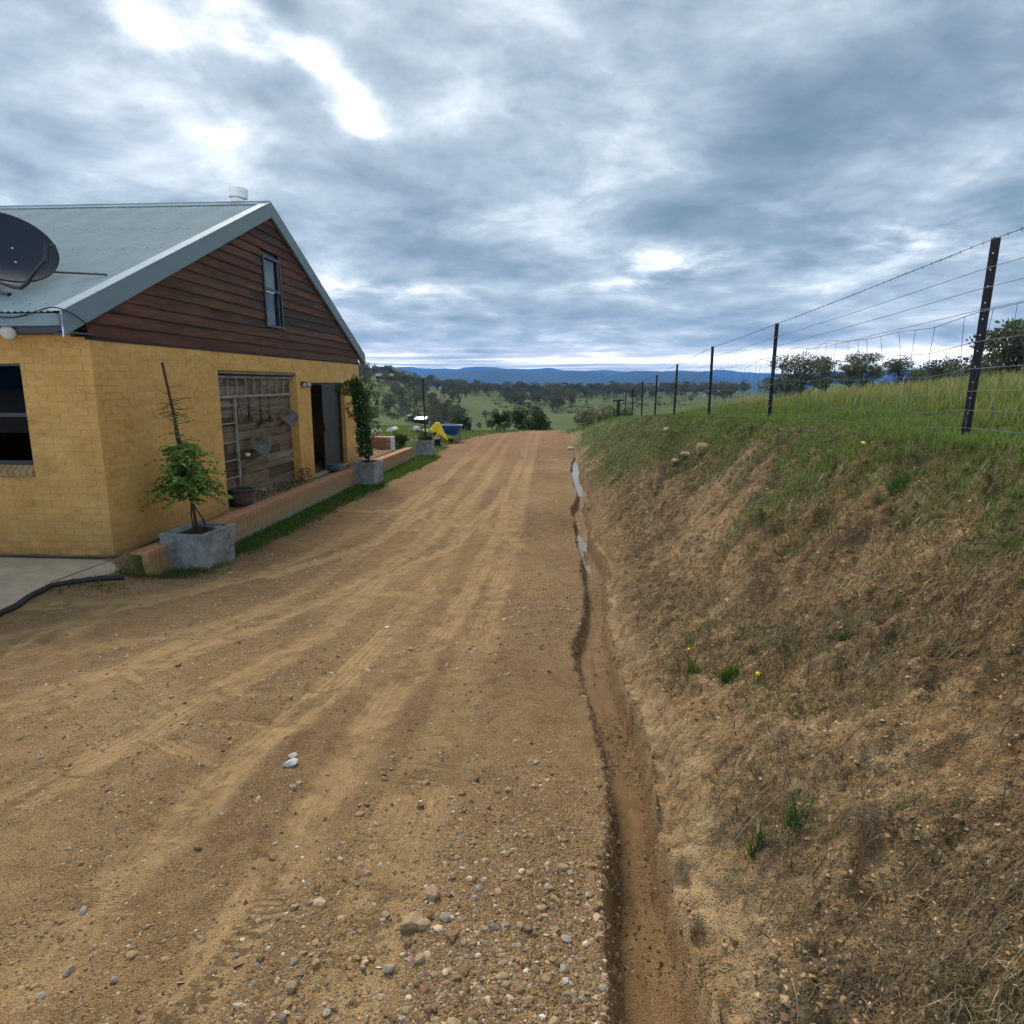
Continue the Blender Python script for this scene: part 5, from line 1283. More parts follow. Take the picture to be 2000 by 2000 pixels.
# ---------------------------------------------------------------- stones
def ico():
    p = (1 + 5 ** .5) / 2; v = np.array([(-1, p, 0), (1, p, 0), (-1, -p, 0), (1, -p, 0), (0, -1, p), (0, 1, p), (0, -1, -p), (0, 1, -p), (p, 0, -1), (p, 0, 1), (-p, 0, -1), (-p, 0, 1)], float)
    v /= np.linalg.norm(v[0]); f = np.array([(0, 11, 5), (0, 5, 1), (0, 1, 7), (0, 7, 10), (0, 10, 11), (1, 5, 9), (5, 11, 4), (11, 10, 2), (10, 7, 6), (7, 1, 8), (3, 9, 4), (3, 4, 2), (3, 2, 6), (3, 6, 8), (3, 8, 9), (4, 9, 5), (2, 4, 11), (6, 2, 10), (8, 6, 7), (9, 8, 1)])
    return v, f
OCT = (np.array([(1, 0, 0), (-1, 0, 0), (0, 1, 0), (0, -1, 0), (0, 0, 1), (0, 0, -1)], float), np.array([(0, 2, 4), (2, 1, 4), (1, 3, 4), (3, 0, 4), (2, 0, 5), (1, 2, 5), (3, 1, 5), (0, 3, 5)]))
ICO = ico()
def pebbles(x, y, S, C, shape=OCT, sink=.36, flat=.62):
    v0, f0 = shape; n = len(x); m = len(v0)
    V = v0[None] * rng.uniform(.62, 1.15, (n, m, 1)); V = V * (S[:, None] * np.c_[rng.uniform(.7, 1.3, n), rng.uniform(.7, 1.2, n), rng.uniform(flat * .7, flat * 1.3, n)])[:, None, :] if False else V * np.stack([S * rng.uniform(.75, 1.4, n), S * rng.uniform(.75, 1.2, n), S * rng.uniform(flat * .7, flat * 1.3, n)], 1)[:, None, :]
    a = rng.uniform(0, 6.28, n); c, s = np.cos(a)[:, None], np.sin(a)[:, None]; tl = rng.normal(0, .3, n)[:, None]
    V = np.stack([V[..., 0] * c - V[..., 1] * s, V[..., 0] * s + V[..., 1] * c, V[..., 2] + tl * V[..., 0]], -1)
    V += np.stack([x, y, gz(x, y) + S * flat * (1 - 2 * sink) * .6], 1)[:, None, :]
    F_ = (np.arange(n)[:, None, None] * m + f0[None]).reshape(-1, 3)
    return V.reshape(-1, 3), F_, np.repeat(C, m, 0)
SC = [(.23, .145, .075), (.31, .205, .110), (.41, .29, .17), (.17, .105, .055), (.27, .225, .175), (.36, .31, .25), (.50, .39, .26), (.28, .15, .085), (.64, .57, .47), (.24, .20, .16)]
SW = [6, 6, 5, 4, 1.5, 1.0, 1.6, 2.5, .35, .8]
def on_road(n, r0, r1):
    x, y, r = scatter_polar(n, r0, r1, -78, 16); ok = (x < ditch_x(y) - ditch_w(y) * 1.0) & (x > dirt_left(y) + .05) & (y > .7)
    x, y, r = x[ok], y[ok], r[ok]
    tk = sample_grid(TRK_G, x, y); nz = fbm(x * 1.2, y * .5, 3, 161) + .5 * fbm(x * 4, y * 3, 2, 162)
    sh_ = sstep(-1.5, -.5, x - ditch_x(y))
    d = np.clip((.16 + .85 * nz) * (1 - .85 * tk) + .38 * sh_ * (1 - .75 * tk) + .25 * sstep(3.2, 1.5, y), .02, 1)
    ok = rng.uniform(0, 1, len(x)) < d; return x[ok], y[ok], r[ok]
x, y, r = on_road(230000, 1.25, 16); n = len(x)
S = np.clip(rng.lognormal(np.log(.0040), .48, n), .002, .014) * (1 + .10 * np.clip(r - 1.5, 0, 12))
gv = [pebbles(x, y, S, pal(n, SC, SW, .25))]
x, y, r = on_road(5200, 1.3, 11); n = len(x)
gv.append(pebbles(x, y, np.clip(rng.lognormal(np.log(.0105), .35, n), .006, .022) * (1 + .05 * r), pal(n, SC, SW, .25), ICO))
yy = rng.uniform(1.3, 10, 2600); xx = ditch_x(yy) - ditch_w(yy) * rng.uniform(.55, 1.15, 2600); n = 2600        # gravel spilt down the ditch side
gv.append(pebbles(xx, yy, np.clip(rng.lognormal(np.log(.006), .5, n), .003, .02) * (1 + .05 * yy), pal(n, [(.13, .078, .038), (.20, .125, .062), (.27, .185, .1), (.33, .26, .18)], None, .25)))
stuff('gravel', gv, 'stone', 'loose brown and grey gravel scattered over the dirt driveway', 'gravel')
x, y, r = on_bank(75000, 1.2, 14); ok = rng.uniform(0, 1, len(x)) < np.clip(.4 + fbm(x * 2, y * 2, 2, 171), 0, 1); x, y, r = x[ok], y[ok], r[ok]; n = len(x)
cl = [pebbles(x, y, np.clip(rng.lognormal(np.log(.0045), .5, n), .002, .011) * (1 + .06 * r), pal(n, [(.38, .24, .125), (.28, .16, .078), (.47, .32, .18), (.20, .115, .056), (.12, .078, .045)], None, .25), OCT, .3)]
yy = np.exp(rng.uniform(np.log(1.3), np.log(14), 9000)); uu = rng.uniform(-.8, 1.15, 9000); xx = ditch_x(yy) + ditch_w(yy) * uu; k_ = rng.uniform(0, 1, 9000) < np.clip(.25 + fbm(xx * 5, yy * 3, 2, 181) + .5 * (uu > .6), 0, 1); xx, yy = xx[k_], yy[k_]; n = len(xx)
cl.append(pebbles(xx, yy, np.clip(rng.lognormal(np.log(.0045), .5, n), .002, .012) * (1 + .05 * yy), pal(n, [(.22, .13, .06), (.13, .075, .035), (.34, .23, .12), (.08, .05, .028)], None, .25), OCT, .3))
x, y, r = on_bank(9000, 1.25, 12); ok = rng.uniform(0, 1, len(x)) < np.clip(.10 + 1.5 * fbm(x * 2.1 + 4, y * 1.7, 3, 191), 0, .8); x, y, r = x[ok], y[ok], r[ok]; n = len(x)
cl.append(pebbles(x, y, np.clip(rng.lognormal(np.log(.010), .35, n), .006, .018) * (.7 + .12 * np.minimum(r, 6)), pal(n, [(.34, .205, .095), (.25, .145, .065), (.42, .28, .145), (.17, .10, .048)], None, .2), ICO, .45, .7))
stuff('clay_clods', cl, 'stone', 'crumbled orange clay clods lying on the cut bank', 'soil')
# the larger stones, one by one
def stone_mesh(seed, sub=2):
    v, f = ICO; v = v.copy(); f = f.copy()
    for _ in range(sub):
        mids = {}; nv = list(map(tuple, v)); nf = []
        def mid(a, b):
            k = (min(a, b), max(a, b))
            if k not in mids: p = (np.array(nv[a]) + np.array(nv[b])); p /= np.linalg.norm(p); mids[k] = len(nv); nv.append(tuple(p))
            return mids[k]
        for a, b, c in f: ab, bc, ca = mid(a, b), mid(b, c), mid(c, a); nf += [(a, ab, ca), (b, bc, ab), (c, ca, bc), (ab, bc, ca)]
        v = np.array(nv); f = np.array(nf)
    rs = np.random.default_rng(seed)
    for _ in range(9):      # chip flat facets
        d = rs.normal(size=3); d /= np.linalg.norm(d); h = rs.uniform(.55, .85); k = v @ d; v = v - np.outer(np.clip(k - h, 0, None), d) * .9
    v = v * (1 + .06 * fbm(v[:, 0] * 3 + seed, v[:, 1] * 3 + v[:, 2] * 2, 2, seed)[:, None]) * rs.uniform(.75, 1.25, 3)
    return mesh_np('stone', v, f, False)
def stone_set(mat, k0): 
    out = []
    for k in range(4): me = stone_mesh(k0 + k); me.materials.append(MATS[mat]); out.append(me)
    return out
M('stone_brown', (.23, .15, .08), .9, c2=(.40, .285, .165), scale=2.2, bump=.0006, bscale=14); M('stone_grey', (.24, .20, .155), .85, c2=(.38, .33, .265), scale=2.2, bump=.0006, bscale=14)
SB, SGr, SWh = stone_set('stone_brown', 1), stone_set('stone_grey', 21), stone_set('white_stone', 41)
def put_stone(x, y, s, meshes, label, group=None, name='stone', cat='stone', sink=.3):
    o = bpy.data.objects.new(name, random.choice(meshes)); col.objects.link(o); h = s * random.uniform(.6, .85)
    o.location = (x, y, g1(x, y) + h * (1 - 2 * sink)); o.scale = (s * random.uniform(.9, 1.3), s, h); o.rotation_euler = (0, 0, random.uniform(0, 6.28)); tag(o, label, cat, group); return o
x, y, r = on_road(900, 1.35, 5.5); k = 0
for xi, yi, ri in zip(x, y, r):
    if k >= 110: break
    gry = random.random() < .25
    put_stone(xi, yi, random.uniform(.008, .017) * (1 + .06 * ri), SGr if gry else SB, 'loose grey stone among the gravel of the driveway' if gry else 'loose brown stone among the gravel of the driveway', 'loose grey stones on the driveway' if gry else 'loose brown stones on the driveway', sink=.32); k += 1
put_stone(-1.33, 3.03, .022, SWh, 'upper of the two white pebbles on the dirt driveway', sink=.15); put_stone(-1.30, 2.94, .030, SWh, 'lower, larger of the two white pebbles on the dirt driveway', sink=.15)
put_stone(-.47, 1.90, .038, SB, 'largest tan stone on the near driveway', sink=.2); put_stone(-.425, 1.885, .022, SB, 'small tan stone touching the largest stone on the near driveway', sink=.2)
put_stone(-.42, 2.02, .032, SB, 'flat brown stone just behind the largest stone', sink=.3); put_stone(-.50, 1.73, .022, SGr, 'pale grey oblong stone in front of the largest stone', sink=.2)
put_stone(.93, 1.20, .075, SGr, 'flat grey rock slab set in the clay at the foot of the bank', name='rock', cat='rock', sink=.4)
for xi, yi, s, lb in ((2.19, 13.6, .07, 'white quartz rock at the top of the bank, highest of the group'), (2.04, 9.6, .12, 'largest grey rock showing through the bank turf'), (1.91, 10.0, .09, 'small grey rock left of the largest on the bank'), (1.76, 10.0, .075, 'lowest pale rock of the group on the bank')):
    put_stone(xi, yi, s, SWh if 'white' in lb else SB, lb, name='rock', cat='rock', sink=.45)
put_stone(.50, 24.6, .14, SWh, 'white rock on the mud past the puddle', name='rock', cat='rock')
for xi, yi, s, lb in ((-7.6, 30.5, .26, 'round white boulder on the lawn, left of the pair'), (-6.6, 31.0, .24, 'round white boulder on the lawn, right of the pair'), (-6.2, 31.0, .20, 'flat pale rock beside the right white boulder')): put_stone(xi, yi, s, SWh, lb, name='boulder', cat='boulder', sink=.15)
for k in range(26): put_stone(-5.42 - random.uniform(0, 1.2), 19.0 + random.uniform(-.4, 2.2), random.uniform(.03, .06), SGr if k % 2 else SB, 'rounded river stone in the gravel bed behind the brick wall', 'river stones in the garden bed', name='river_stone', sink=.3)

# ---------------------------------------------------------------- leaves, potted plants
def leaves(P, D, L, W, C, fold=.25, droop=.0):
    n = len(P); D = D / np.linalg.norm(D, axis=1)[:, None]
    r = rng.normal(size=(n, 3)); S = np.cross(D, r); S /= np.linalg.norm(S, axis=1)[:, None]; Nn = np.cross(S, D)
    L, W = L[:, None], W[:, None]
    V = np.stack([P, P + D * L * .5 + S * W * .5 + Nn * W * fold, P + D * L - Nn * L * droop, P + D * L * .5 - S * W * .5 + Nn * W * fold], 1).reshape(-1, 3)
    k = np.arange(n)[:, None] * 4
    return V, np.concatenate([k + np.array([[0, 1, 2]]), k + np.array([[0, 2, 3]])], 0), np.repeat(C, 4, 0)
def crown(name, parts, parent, mat='leaf'):
    V, F_, C = join_np(parts); me = mesh_np(name, V, F_, False); set_attr(me, 'col', C, 'FLOAT_COLOR'); return add(name, me, mat, parent)
LG = [(.135, .225, .034), (.185, .275, .050), (.095, .165, .030), (.235, .30, .075)]
def spray_plant(label, base, stem, sprays, cols, leaf, name='potted_tree', cat='plant'):
    t = thing(name, base, label, cat)
    m = MB()
    for P, rr in stem: m.tube(P, rr, 7)
    parts = []
    for (o, d, L, n, ls) in sprays:      # pinnate sprays: leaflets in pairs on a drooping rachis
        o = Vector(o); d = Vector(d).normalized(); pts = []
        for k in range(6): s = k / 5; pts.append(o + d * L * s + Vector((0, 0, -.35 * L * s * s)))
        m.tube(pts, [.004, .0035, .003, .0025, .002, .0015], 4, False)
        for k in range(n):
            s = .25 + .75 * k / max(1, n - 1); f = s * 5; i = min(int(f), 4); p = pts[i].lerp(pts[i + 1], f - i); tg = (pts[i + 1] - pts[i]).normalized(); sd = tg.cross(Vector((0, 0, 1))).normalized()
            for sg in (-1, 1): random.random() < .88 and parts.append((p, tg * random.uniform(.2, .9) + sd * sg * random.uniform(.5, 1.2) + Vector((0, 0, random.uniform(-.8, .3))), ls * random.uniform(.6, 1.25)))
    m.build('trunk', 'bark', t, smooth=True)
    P = np.array([p[0] for p in parts]); D = np.array([p[1] for p in parts]); L = np.array([p[2] for p in parts])
    crown('foliage', [leaves(P, D, L, L * leaf, pal(len(P), cols, None, .25), .12, .1)], t); return t
rs = random.Random(21); sp = []
def axis(z): return Vector((-4.81 - .045 * (z - .1) - .055 * max(0, z - .1) ** 1.4 * .9, 8.42, z))
for k in range(230):
    z = rs.triangular(.52, 1.40, .74); a = rs.uniform(0, 6.28); L = rs.uniform(.14, .60) * max(.4, 1.0 - .75 * max(0, z - .80))
    sp.append((axis(z) + Vector((rs.uniform(-.03, .03), rs.uniform(-.03, .03), 0)), (math.cos(a) * 1.05, math.sin(a), rs.uniform(-.15, .7)), L, rs.randint(4, 8), rs.uniform(.045, .095)))
for k in range(40):
    z = rs.uniform(1.15, 1.85); a = rs.uniform(0, 6.28); sp.append((axis(z), (math.cos(a), math.sin(a), rs.uniform(.0, .6)), rs.uniform(.12, .28), rs.randint(2, 4), rs.uniform(.025, .05)))
stem = [([axis(.08), axis(.35) + Vector((.02, -.01, 0)), axis(.6), axis(1.0) + Vector((.015, -.02, 0)), axis(1.4) + Vector((-.012, -.02, 0)), axis(1.75), axis(1.95) + Vector((.02, -.01, 0))], [.022, .018, .017, .016, .013, .010, .005]),
        ([Vector((-4.72, 8.52, .1)), Vector((-4.75, 8.50, .3)), axis(.5) + Vector((.03, 0, 0)), axis(.8) + Vector((-.02, .02, 0))], [.012, .010, .010, .008]),
        ([axis(.2) + Vector((-.03, 0, 0)), axis(.38) + Vector((-.04, .01, 0)), axis(.55)], [.009, .009, .008])]
for k in range(9):
    z = rs.uniform(1.5, 2.05); s_ = rs.choice((-1, 1)); stem.append(([axis(z), axis(z) + Vector((s_ * .10, .03, .02)), axis(z) + Vector((s_ * rs.uniform(.16, .26), .05, rs.uniform(-.02, .12)))], [.005, .0035, .002]))
spray_plant('young wisteria with a leafy skirt climbing the leaning stake', (-4.8, 8.52, .1), stem, sp, LG, .58)
def leafy(name, label, cat, base, stems, clouds, cols, ls, flowers=None, bark='bark', ratio=.5):
    t = thing(name, base, label, cat); m = MB()
    for P, rr in stems: m.tube(P, rr, 6)
    m.build('trunk' if cat != 'plant' else 'stem', bark, t, smooth=True)
    parts = []
    for (c, s, n) in clouds:
        c = np.array(c); q = rng.normal(size=(n, 3)); q /= np.linalg.norm(q, axis=1)[:, None]; rr = rng.uniform(.25, 1, (n, 1)) ** .45
        P = c + q * rr * np.array(s); D = q * .7 + rng.normal(size=(n, 3)) * .6 + np.array([0, 0, -.15])
        L = rng.uniform(.7, 1.25, n) * ls; parts.append(leaves(P, D, L, L * ratio, pal(n, cols, None, .28), .15))
    crown('foliage', parts, t)
    if flowers:
        P, fs, mat = flowers; V = []; Fq = []; mb = MB()
        for p in P:
            for k in range(5):
                a = k * 1.2566; d = Vector((1, math.cos(a) * .9, math.sin(a) * .9)).normalized(); s = Vector((0, -math.sin(a), math.cos(a))) * fs * .32
                mb.add([p, Vector(p) + d * fs * .6 + s, Vector(p) + d * fs, Vector(p) + d * fs * .6 - s], [(0, 1, 2, 3)])
        mb.build('flowers', mat, t)
    return t
rj = random.Random(8)
cl_ = []
for k in range(34):
    z = .28 + 1.72 * k / 33; w = .14 + .05 * math.sin(k * 1.3); ox = -.10 * z
    cl_.append(((-4.68 + ox + rj.uniform(-.05, .05), 16.2 + rj.uniform(-.06, .06), z + .12), (w, w, .13), 150))
cl_ += [((-5.10, 16.1, 1.98), (.30, .2, .15), 280), ((-5.0, 16.15, 2.02), (.2, .2, .15), 160), ((-4.68, 16.2, 2.0), (.24, .2, .2), 260), ((-4.55, 16.2, 1.6), (.2, .2, .28), 220), ((-4.52, 16.2, 1.1), (.18, .2, .3), 160), ((-5.0, 16.1, 1.5), (.14, .15, .2), 110)]
fp = [(-4.70 - .1 * z + rj.uniform(-.22, .16), 16.0 + rj.uniform(-.12, .02), z) for z in [rj.uniform(.35, 1.95) for _ in range(34)]]
leafy('climbing_jasmine', 'dense dark green jasmine column with white flowers in the planter by the door', 'plant', (-4.68, 16.2, .15), [([(-4.66, 16.2, .1), (-4.69, 16.2, .5), (-4.78, 16.2, 1.2), (-4.86, 16.2, 1.9)], [.03, .025, .02, .012]), ([(-4.72, 16.22, .1), (-4.74, 16.2, .45), (-4.72, 16.2, .9)], [.016, .014, .01])], cl_,
      [(.045, .095, .020), (.068, .130, .026), (.034, .072, .017), (.115, .19, .036)], .075, (fp, .028, 'flower_white'))
leafy('planter_herbs', 'low dark herbs filling the far planter round the pole', 'plant', (-4.52, 22.5, .15), [([(-4.6, 22.5, .1), (-4.6, 22.5, .4)], .008), ([(-4.4, 22.5, .1), (-4.38, 22.5, .5)], .006)],
      [((-4.52 + rj.uniform(-.24, .24), 22.5 + rj.uniform(-.15, .15), .22 + rj.uniform(0, .12)), (.1, .1, .1), 60) for _ in range(14)] + [((-4.62 + rj.uniform(-.1, .1), 22.5, .45 + rj.uniform(-.05, .1)), (.08, .08, .12), 22) for _ in range(5)], [(.03, .065, .015), (.05, .085, .02), (.07, .075, .03)], .055)
leafy('rose_bush', 'spindly rose with one cream flower in the half barrel', 'plant', (*BC, .29), [([(-5.44, 11.05, .28), (-5.42, 11.1, .6), (-5.38, 11.22, .84)], [.007, .006, .004]), ([(-5.46, 11.0, .28), (-5.50, 10.95, .55)], [.006, .003]), ([(-5.43, 11.1, .28), (-5.46, 11.2, .5)], [.005, .003])],
      [((-5.46, 11.0, .38), (.12, .12, .08), 26), ((-5.40, 11.2, .5), (.08, .08, .12), 14)], [(.06, .08, .03), (.09, .07, .04)], .035)
MB().lathe([(.01, -.03), (.035, -.01), (.045, .015), (.03, .035), (.01, .03)], 14, Matrix.Translation((-5.37, 11.24, .87))).build('rose_flower', 'flower_cream', [o for o in bpy.data.objects if o.name == 'rose_bush'][0], smooth=True)
for k, (yy, n, lb) in enumerate(((11.9, 90, 'dark low plant at the foot of the boards, right of the barrel'), (12.5, 110, 'low leafy plant at the middle foot of the recess'), (13.1, 120, 'low trailing plant along the right foot of the recess'), (13.75, 150, 'bushy plant against the right side of the recess'))):
    leafy('bedding_plant', lb, 'plant', (-5.42, yy, .03), [([(-5.42, yy, .0), (-5.42, yy, .12)], .006)], [((-5.42 + rj.uniform(-.08, .08), yy + rj.uniform(-.2, .2), .07 + (.1 if k == 3 else 0)), (.1, .16, .08 + (.08 if k == 3 else 0)), n // 3) for _ in range(3)], [(.025, .045, .014), (.04, .065, .018), (.08, .08, .05)], .05)
# ---------------------------------------------------------------- puddles in the ditch
def puddle(name, y0, y1, z, left=0.0):
    n = max(8, int((y1 - y0) / .08)); V = []; Fq = []
    for k in range(n + 1):
        y = y0 + (y1 - y0) * k / n; xc = float(ditch_x(y)); w = float(ditch_w(y)) * 1.05
        xl = xc - w - left * float(np.exp(-((y - 21.6) / .45) ** 2))
        V += [(xl, y, z), (xc + w, y, z)]
        if k: Fq.append((2 * k - 2, 2 * k - 1, 2 * k + 1, 2 * k))
    return MB().add(V, Fq).build(name, 'puddle_water', kind='structure', smooth=True)
def floor_z(y): return min(g1(float(ditch_x(y)) + d, y) for d in (-.08, -.04, 0, .04, .08))
def pool(yc, depth, ymin, ymax, left=0.0):     # water standing in a low of the ditch floor: its ends are where the floor rises through it
    ys = np.arange(ymin, ymax, .05); fl = np.array([floor_z(float(k)) for k in ys]); i = int(np.argmin(np.abs(ys - yc) * .02 + fl)); z = fl[i] + depth
    a = i
    while a > 0 and fl[a] < z + .02: a -= 1
    c = i
    while c < len(ys) - 1 and fl[c] < z + .02: c += 1
    puddle('puddle', float(ys[a]), float(ys[c]), z, left)
pool(19.5, .085, 15.0, 23.0, 1.5); pool(10.6, .040, 9.2, 12.5); pool(8.0, .030, 6.6, 9.0)

# ---------------------------------------------------------------- trees
def make_tree(name, seed, H, Rr, cols, n_clump, per, ls, trunk_r, bark, low=.3, flat=.6, dead=False, multi=1):
    r = random.Random(seed); t = thing(name, (0, 0, 0), None, 'tree', world=False); m = MB(); parts = []
    rg = np.random.default_rng(seed)
    for s in range(multi):
        ox, oy = (r.uniform(-.2, .2) * Rr, r.uniform(-.2, .2) * Rr) if multi > 1 else (0, 0)
        P = [Vector((ox, oy, -.4))]; b = Vector((r.uniform(-.12, .12), r.uniform(-.12, .12), 1))
        for k in range(1, 6): P.append(P[0] + b * (H * .75 * k / 5) + Vector((r.uniform(-.05, .05), r.uniform(-.05, .05), 0)) * H)
        m.tube(P, [trunk_r * (1 - .16 * k) for k in range(6)], 7)
        for c in range(n_clump // multi):
            z = H * (low + (.93 - low) * r.random() ** .8); a = r.uniform(0, 6.28); prof = math.sin(math.pi * min(1, max(.08, (z / H - low * .75) / (1.06 - low * .75)))) ** .6
            rad = Rr * prof * r.uniform(.35, 1.0); q = Vector((ox + rad * math.cos(a), oy + rad * math.sin(a), z))
            i = min(4, max(1, int((z / H - .25) / .75 * 5))); st = P[i]
            m.tube([st, st.lerp(q, .5) + Vector((0, 0, -.03 * H)), q], [trunk_r * .38, trunk_r * .25, trunk_r * .08], 5, False)
            if dead:
                for k in range(7): d = Vector((r.uniform(-1, 1), r.uniform(-1, 1), r.uniform(.1, 1))) * .14 * H; m.tube([st.lerp(q, .6), st.lerp(q, .6) + d], [trunk_r * .12, trunk_r * .03], 4, False)
                continue
            cs = Rr * r.uniform(.24, .42); n = per; g = rg.normal(size=(n, 3)); g /= np.linalg.norm(g, axis=1)[:, None]
            Pp = np.array(q) + g * (rg.uniform(.15, 1, (n, 1)) ** .5) * np.array([cs, cs, cs * flat]); D = g + rg.normal(size=(n, 3)) * .7
            tint = r.uniform(.72, 1.25); L = rg.uniform(.6, 1.3, n) * ls; cc = np.array(cols)[rg.integers(0, len(cols), n)] * tint * rg.uniform(.75, 1.25, (n, 1))
            parts.append(leaves(Pp, D, L, L * .6, cc, .15))
    m.build('trunk', bark, t, smooth=True)
    if parts: crown('crown', parts, t)
    return t
GUM = [(.075, .086, .042), (.095, .100, .052), (.060, .070, .036), (.115, .108, .062)]
GREY = [(.105, .115, .072), (.125, .128, .085), (.080, .090, .058)]; BRN = [(.115, .095, .060), (.090, .078, .050), (.135, .108, .068)]
DKG = [(.030, .052, .017), (.042, .068, .022), (.022, .038, .014)]; BRG = [(.075, .120, .032), (.095, .145, .040), (.055, .092, .026)]
protos = [make_tree('gum_tree', 1, 10, 4.2, GUM, 20, 120, .42, .26, 'gum_bark', .32, .5), make_tree('gum_tree', 2, 12, 4.0, GREY, 20, 110, .42, .28, 'gum_bark', .38, .55), make_tree('gum_tree', 3, 9, 4.6, GUM, 22, 120, .40, .24, 'bark_dark', .28, .5, multi=2),
          make_tree('gum_tree', 4, 8, 3.6, BRN, 18, 110, .40, .22, 'gum_bark', .25, .55), make_tree('gum_tree', 5, 11, 3.4, GUM, 16, 120, .45, .25, 'gum_bark', .42, .6), make_tree('gum_tree', 6, 6, 3.2, BRG, 18, 120, .34, .18, 'bark_dark', .12, .6)]
def place(p, px, D, s, label, group=None, rz=None, sq=1.0):
    b, _ = bearing(px, 749); x, y = D * math.sin(b), D * math.cos(b)
    z = float(ground_z(x, y, False)) if D > 62 else (g1(x, y) if y < 60 else float(ground_z(x, y, False)))
    sc_ = (s, s, s * sq); rz = rt.uniform(0, 6.28) if rz is None else rz
    if not p.get('_used'): p['_used'] = 1; p.location = (x, y, z - .05); p.rotation_euler = (0, 0, rz); p.scale = sc_; tag(p, label, None, group); return p
    return copy_tree(p, (x, y, z - .05), rz, sc_, label, group)
rt = random.Random(17); cnt = 0
LOOK = ['spreading olive-green', 'tall grey-green', 'broad multi-stemmed', 'small brown-leaved', 'slender high-crowned', 'bushy green']
def wood(n, x0, x1, d0, d1, label, group, ps, smin=.65, smax=1.15, mask=None):
    k = 0; tries = 0; got = []
    while k < n and tries < n * 30:
        tries += 1; px = rt.uniform(x0, x1); D = d0 + (d1 - d0) * rt.random() ** .8
        b, _ = bearing(px, 749); q = (D * math.sin(b), D * math.cos(b))
        if mask and not mask(px, D): continue
        if any((q[0] - g[0]) ** 2 + (q[1] - g[1]) ** 2 < 16 for g in got): continue
        got.append(q); i_ = rt.randrange(len(ps)); place(ps[i_], px, D, rt.uniform(smin, smax), LOOK[i_] + ' ' + label, LOOK[i_] + ' ' + group); k += 1
hm = lambda px, D: (px < 900 - (D - 150) * .02 and fbm(np.array(px * .02), np.array(D * .012), 2, 5) > -.22 and not (730 < px < 905 and D < 165) and not (725 < px < 870 and 330 < D < 385 and rt.random() < .6))
wood(105, 660, 905, 150, 450, 'gum tree in the open wood on the left hillside', 'gum trees on the left hillside', protos[:5], .33, .64, hm)
wood(26, 690, 1000, 400, 520, 'gum tree on the left skyline', 'gum trees on the left skyline', protos[:5], .55, .95)
wood(100, 870, 1345, 360, 500, 'gum tree in the tree belt across the valley', 'gum trees across the far side of the valley', protos[:5], .45, .8, lambda px, D: not (px < 985 and D < 440) and not (px > 1130 and D < 430))
wood(22, 990, 1125, 310, 380, 'gum tree just in front of the valley tree belt', 'gum trees in front of the valley tree belt', protos[:5], .5, .85)
wood(12, 1225, 1440, 330, 480, 'distant gum tree seen through the fence wires', 'gum trees behind the fence', protos[:5], .5, .8)
for px, D, s, p, lb in ((912, 185, .34, 0, 'small spreading tree alone on the slope right of the wheelbarrow'), (935, 190, .30, 5, 'low tree beside the lone spreading tree on the slope'), (948, 262, .36, 2, 'left tree of a dark clump in the middle of the green slope'), (966, 258, .38, 2, 'right tree of a dark clump in the middle of the green slope'), (1090, 335, .62, 0, 'gum tree with a clear trunk at the front of the valley trees'), (1155, 395, .6, 1, 'tall gum tree at the right end of the valley trees'),
                        (800, 92, .40, 5, 'small round dark tree on the lawn slope behind the white boulders'), (872, 165, .55, 0, 'dark spreading gum directly above the wheelbarrow'), (845, 150, .5, 3, 'grey-brown gum left of the wheelbarrow')):
    place(protos[p], px, D, s, lb)
# the rest of the wood behind the belt reads as one mass
parts = []; tr_ = MB()
for k in range(330):
    px = rt.uniform(680, 1460); D = rt.uniform(455, 570); b, _ = bearing(px, 749); x, y = D * math.sin(b), D * math.cos(b); z = float(ground_z(x, y, False)); h = rt.uniform(4.5, 8.5); w = rt.uniform(2.2, 3.8)
    base = np.array((GUM, GREY, BRN)[rt.randrange(3)]) if False else np.array(rt.choice([GUM, GREY + GREY[:1], BRN + BRN[:1], GUM]))
    for c in range(4):
        n = 42; g = rng.normal(size=(n, 3)); g /= np.linalg.norm(g, axis=1)[:, None]; cx = np.array([x + rt.uniform(-.6, .6) * w, y + rt.uniform(-.6, .6) * w, z + h * rt.uniform(.5, .9)])
        L = rng.uniform(.6, 1.2, n); parts.append(leaves(cx + g * (rng.uniform(.2, 1, (n, 1)) ** .5) * np.array([w * .6, w * .6, h * .2]), g + rng.normal(size=(n, 3)) * .7, L, L * .6, base[rng.integers(0, 4, n)] * rt.uniform(.75, 1.2)))
stuff('distant_wood', parts, 'leaf', 'distant gum wood reading as one mass behind the valley tree belt', 'wood')
parts = []
for k in range(520):
    if k < 400: px = rt.uniform(670, 905); D = rt.uniform(125, 430)
    else: px = rt.uniform(960, 1340); D = rt.uniform(300, 450)
    if k < 400 and not hm(px, D): continue
    b, _ = bearing(px, 749); x, y = D * math.sin(b), D * math.cos(b); z = float(ground_z(x, y, False)); w = rt.uniform(.6, 1.9); n = 60
    g = rng.normal(size=(n, 3)); g /= np.linalg.norm(g, axis=1)[:, None]; g[:, 2] = np.abs(g[:, 2]); base = np.array(rt.choice([GUM, BRN + BRN[:1], GREY + GREY[:1], BRG + BRG[:1]])); L = rng.uniform(.3, .6, n)
    parts.append(leaves(np.array([x, y, z]) + g * (rng.uniform(.2, 1, (n, 1)) ** .5) * np.array([w, w, w * .9]), g + rng.normal(size=(n, 3)) * .7, L, L * .6, base[rng.integers(0, 4, n)] * rt.uniform(.7, 1.15)))
stuff('hillside_scrub', parts, 'leaf', 'low olive scrub between the gum trees on the slopes of the valley', 'scrub')
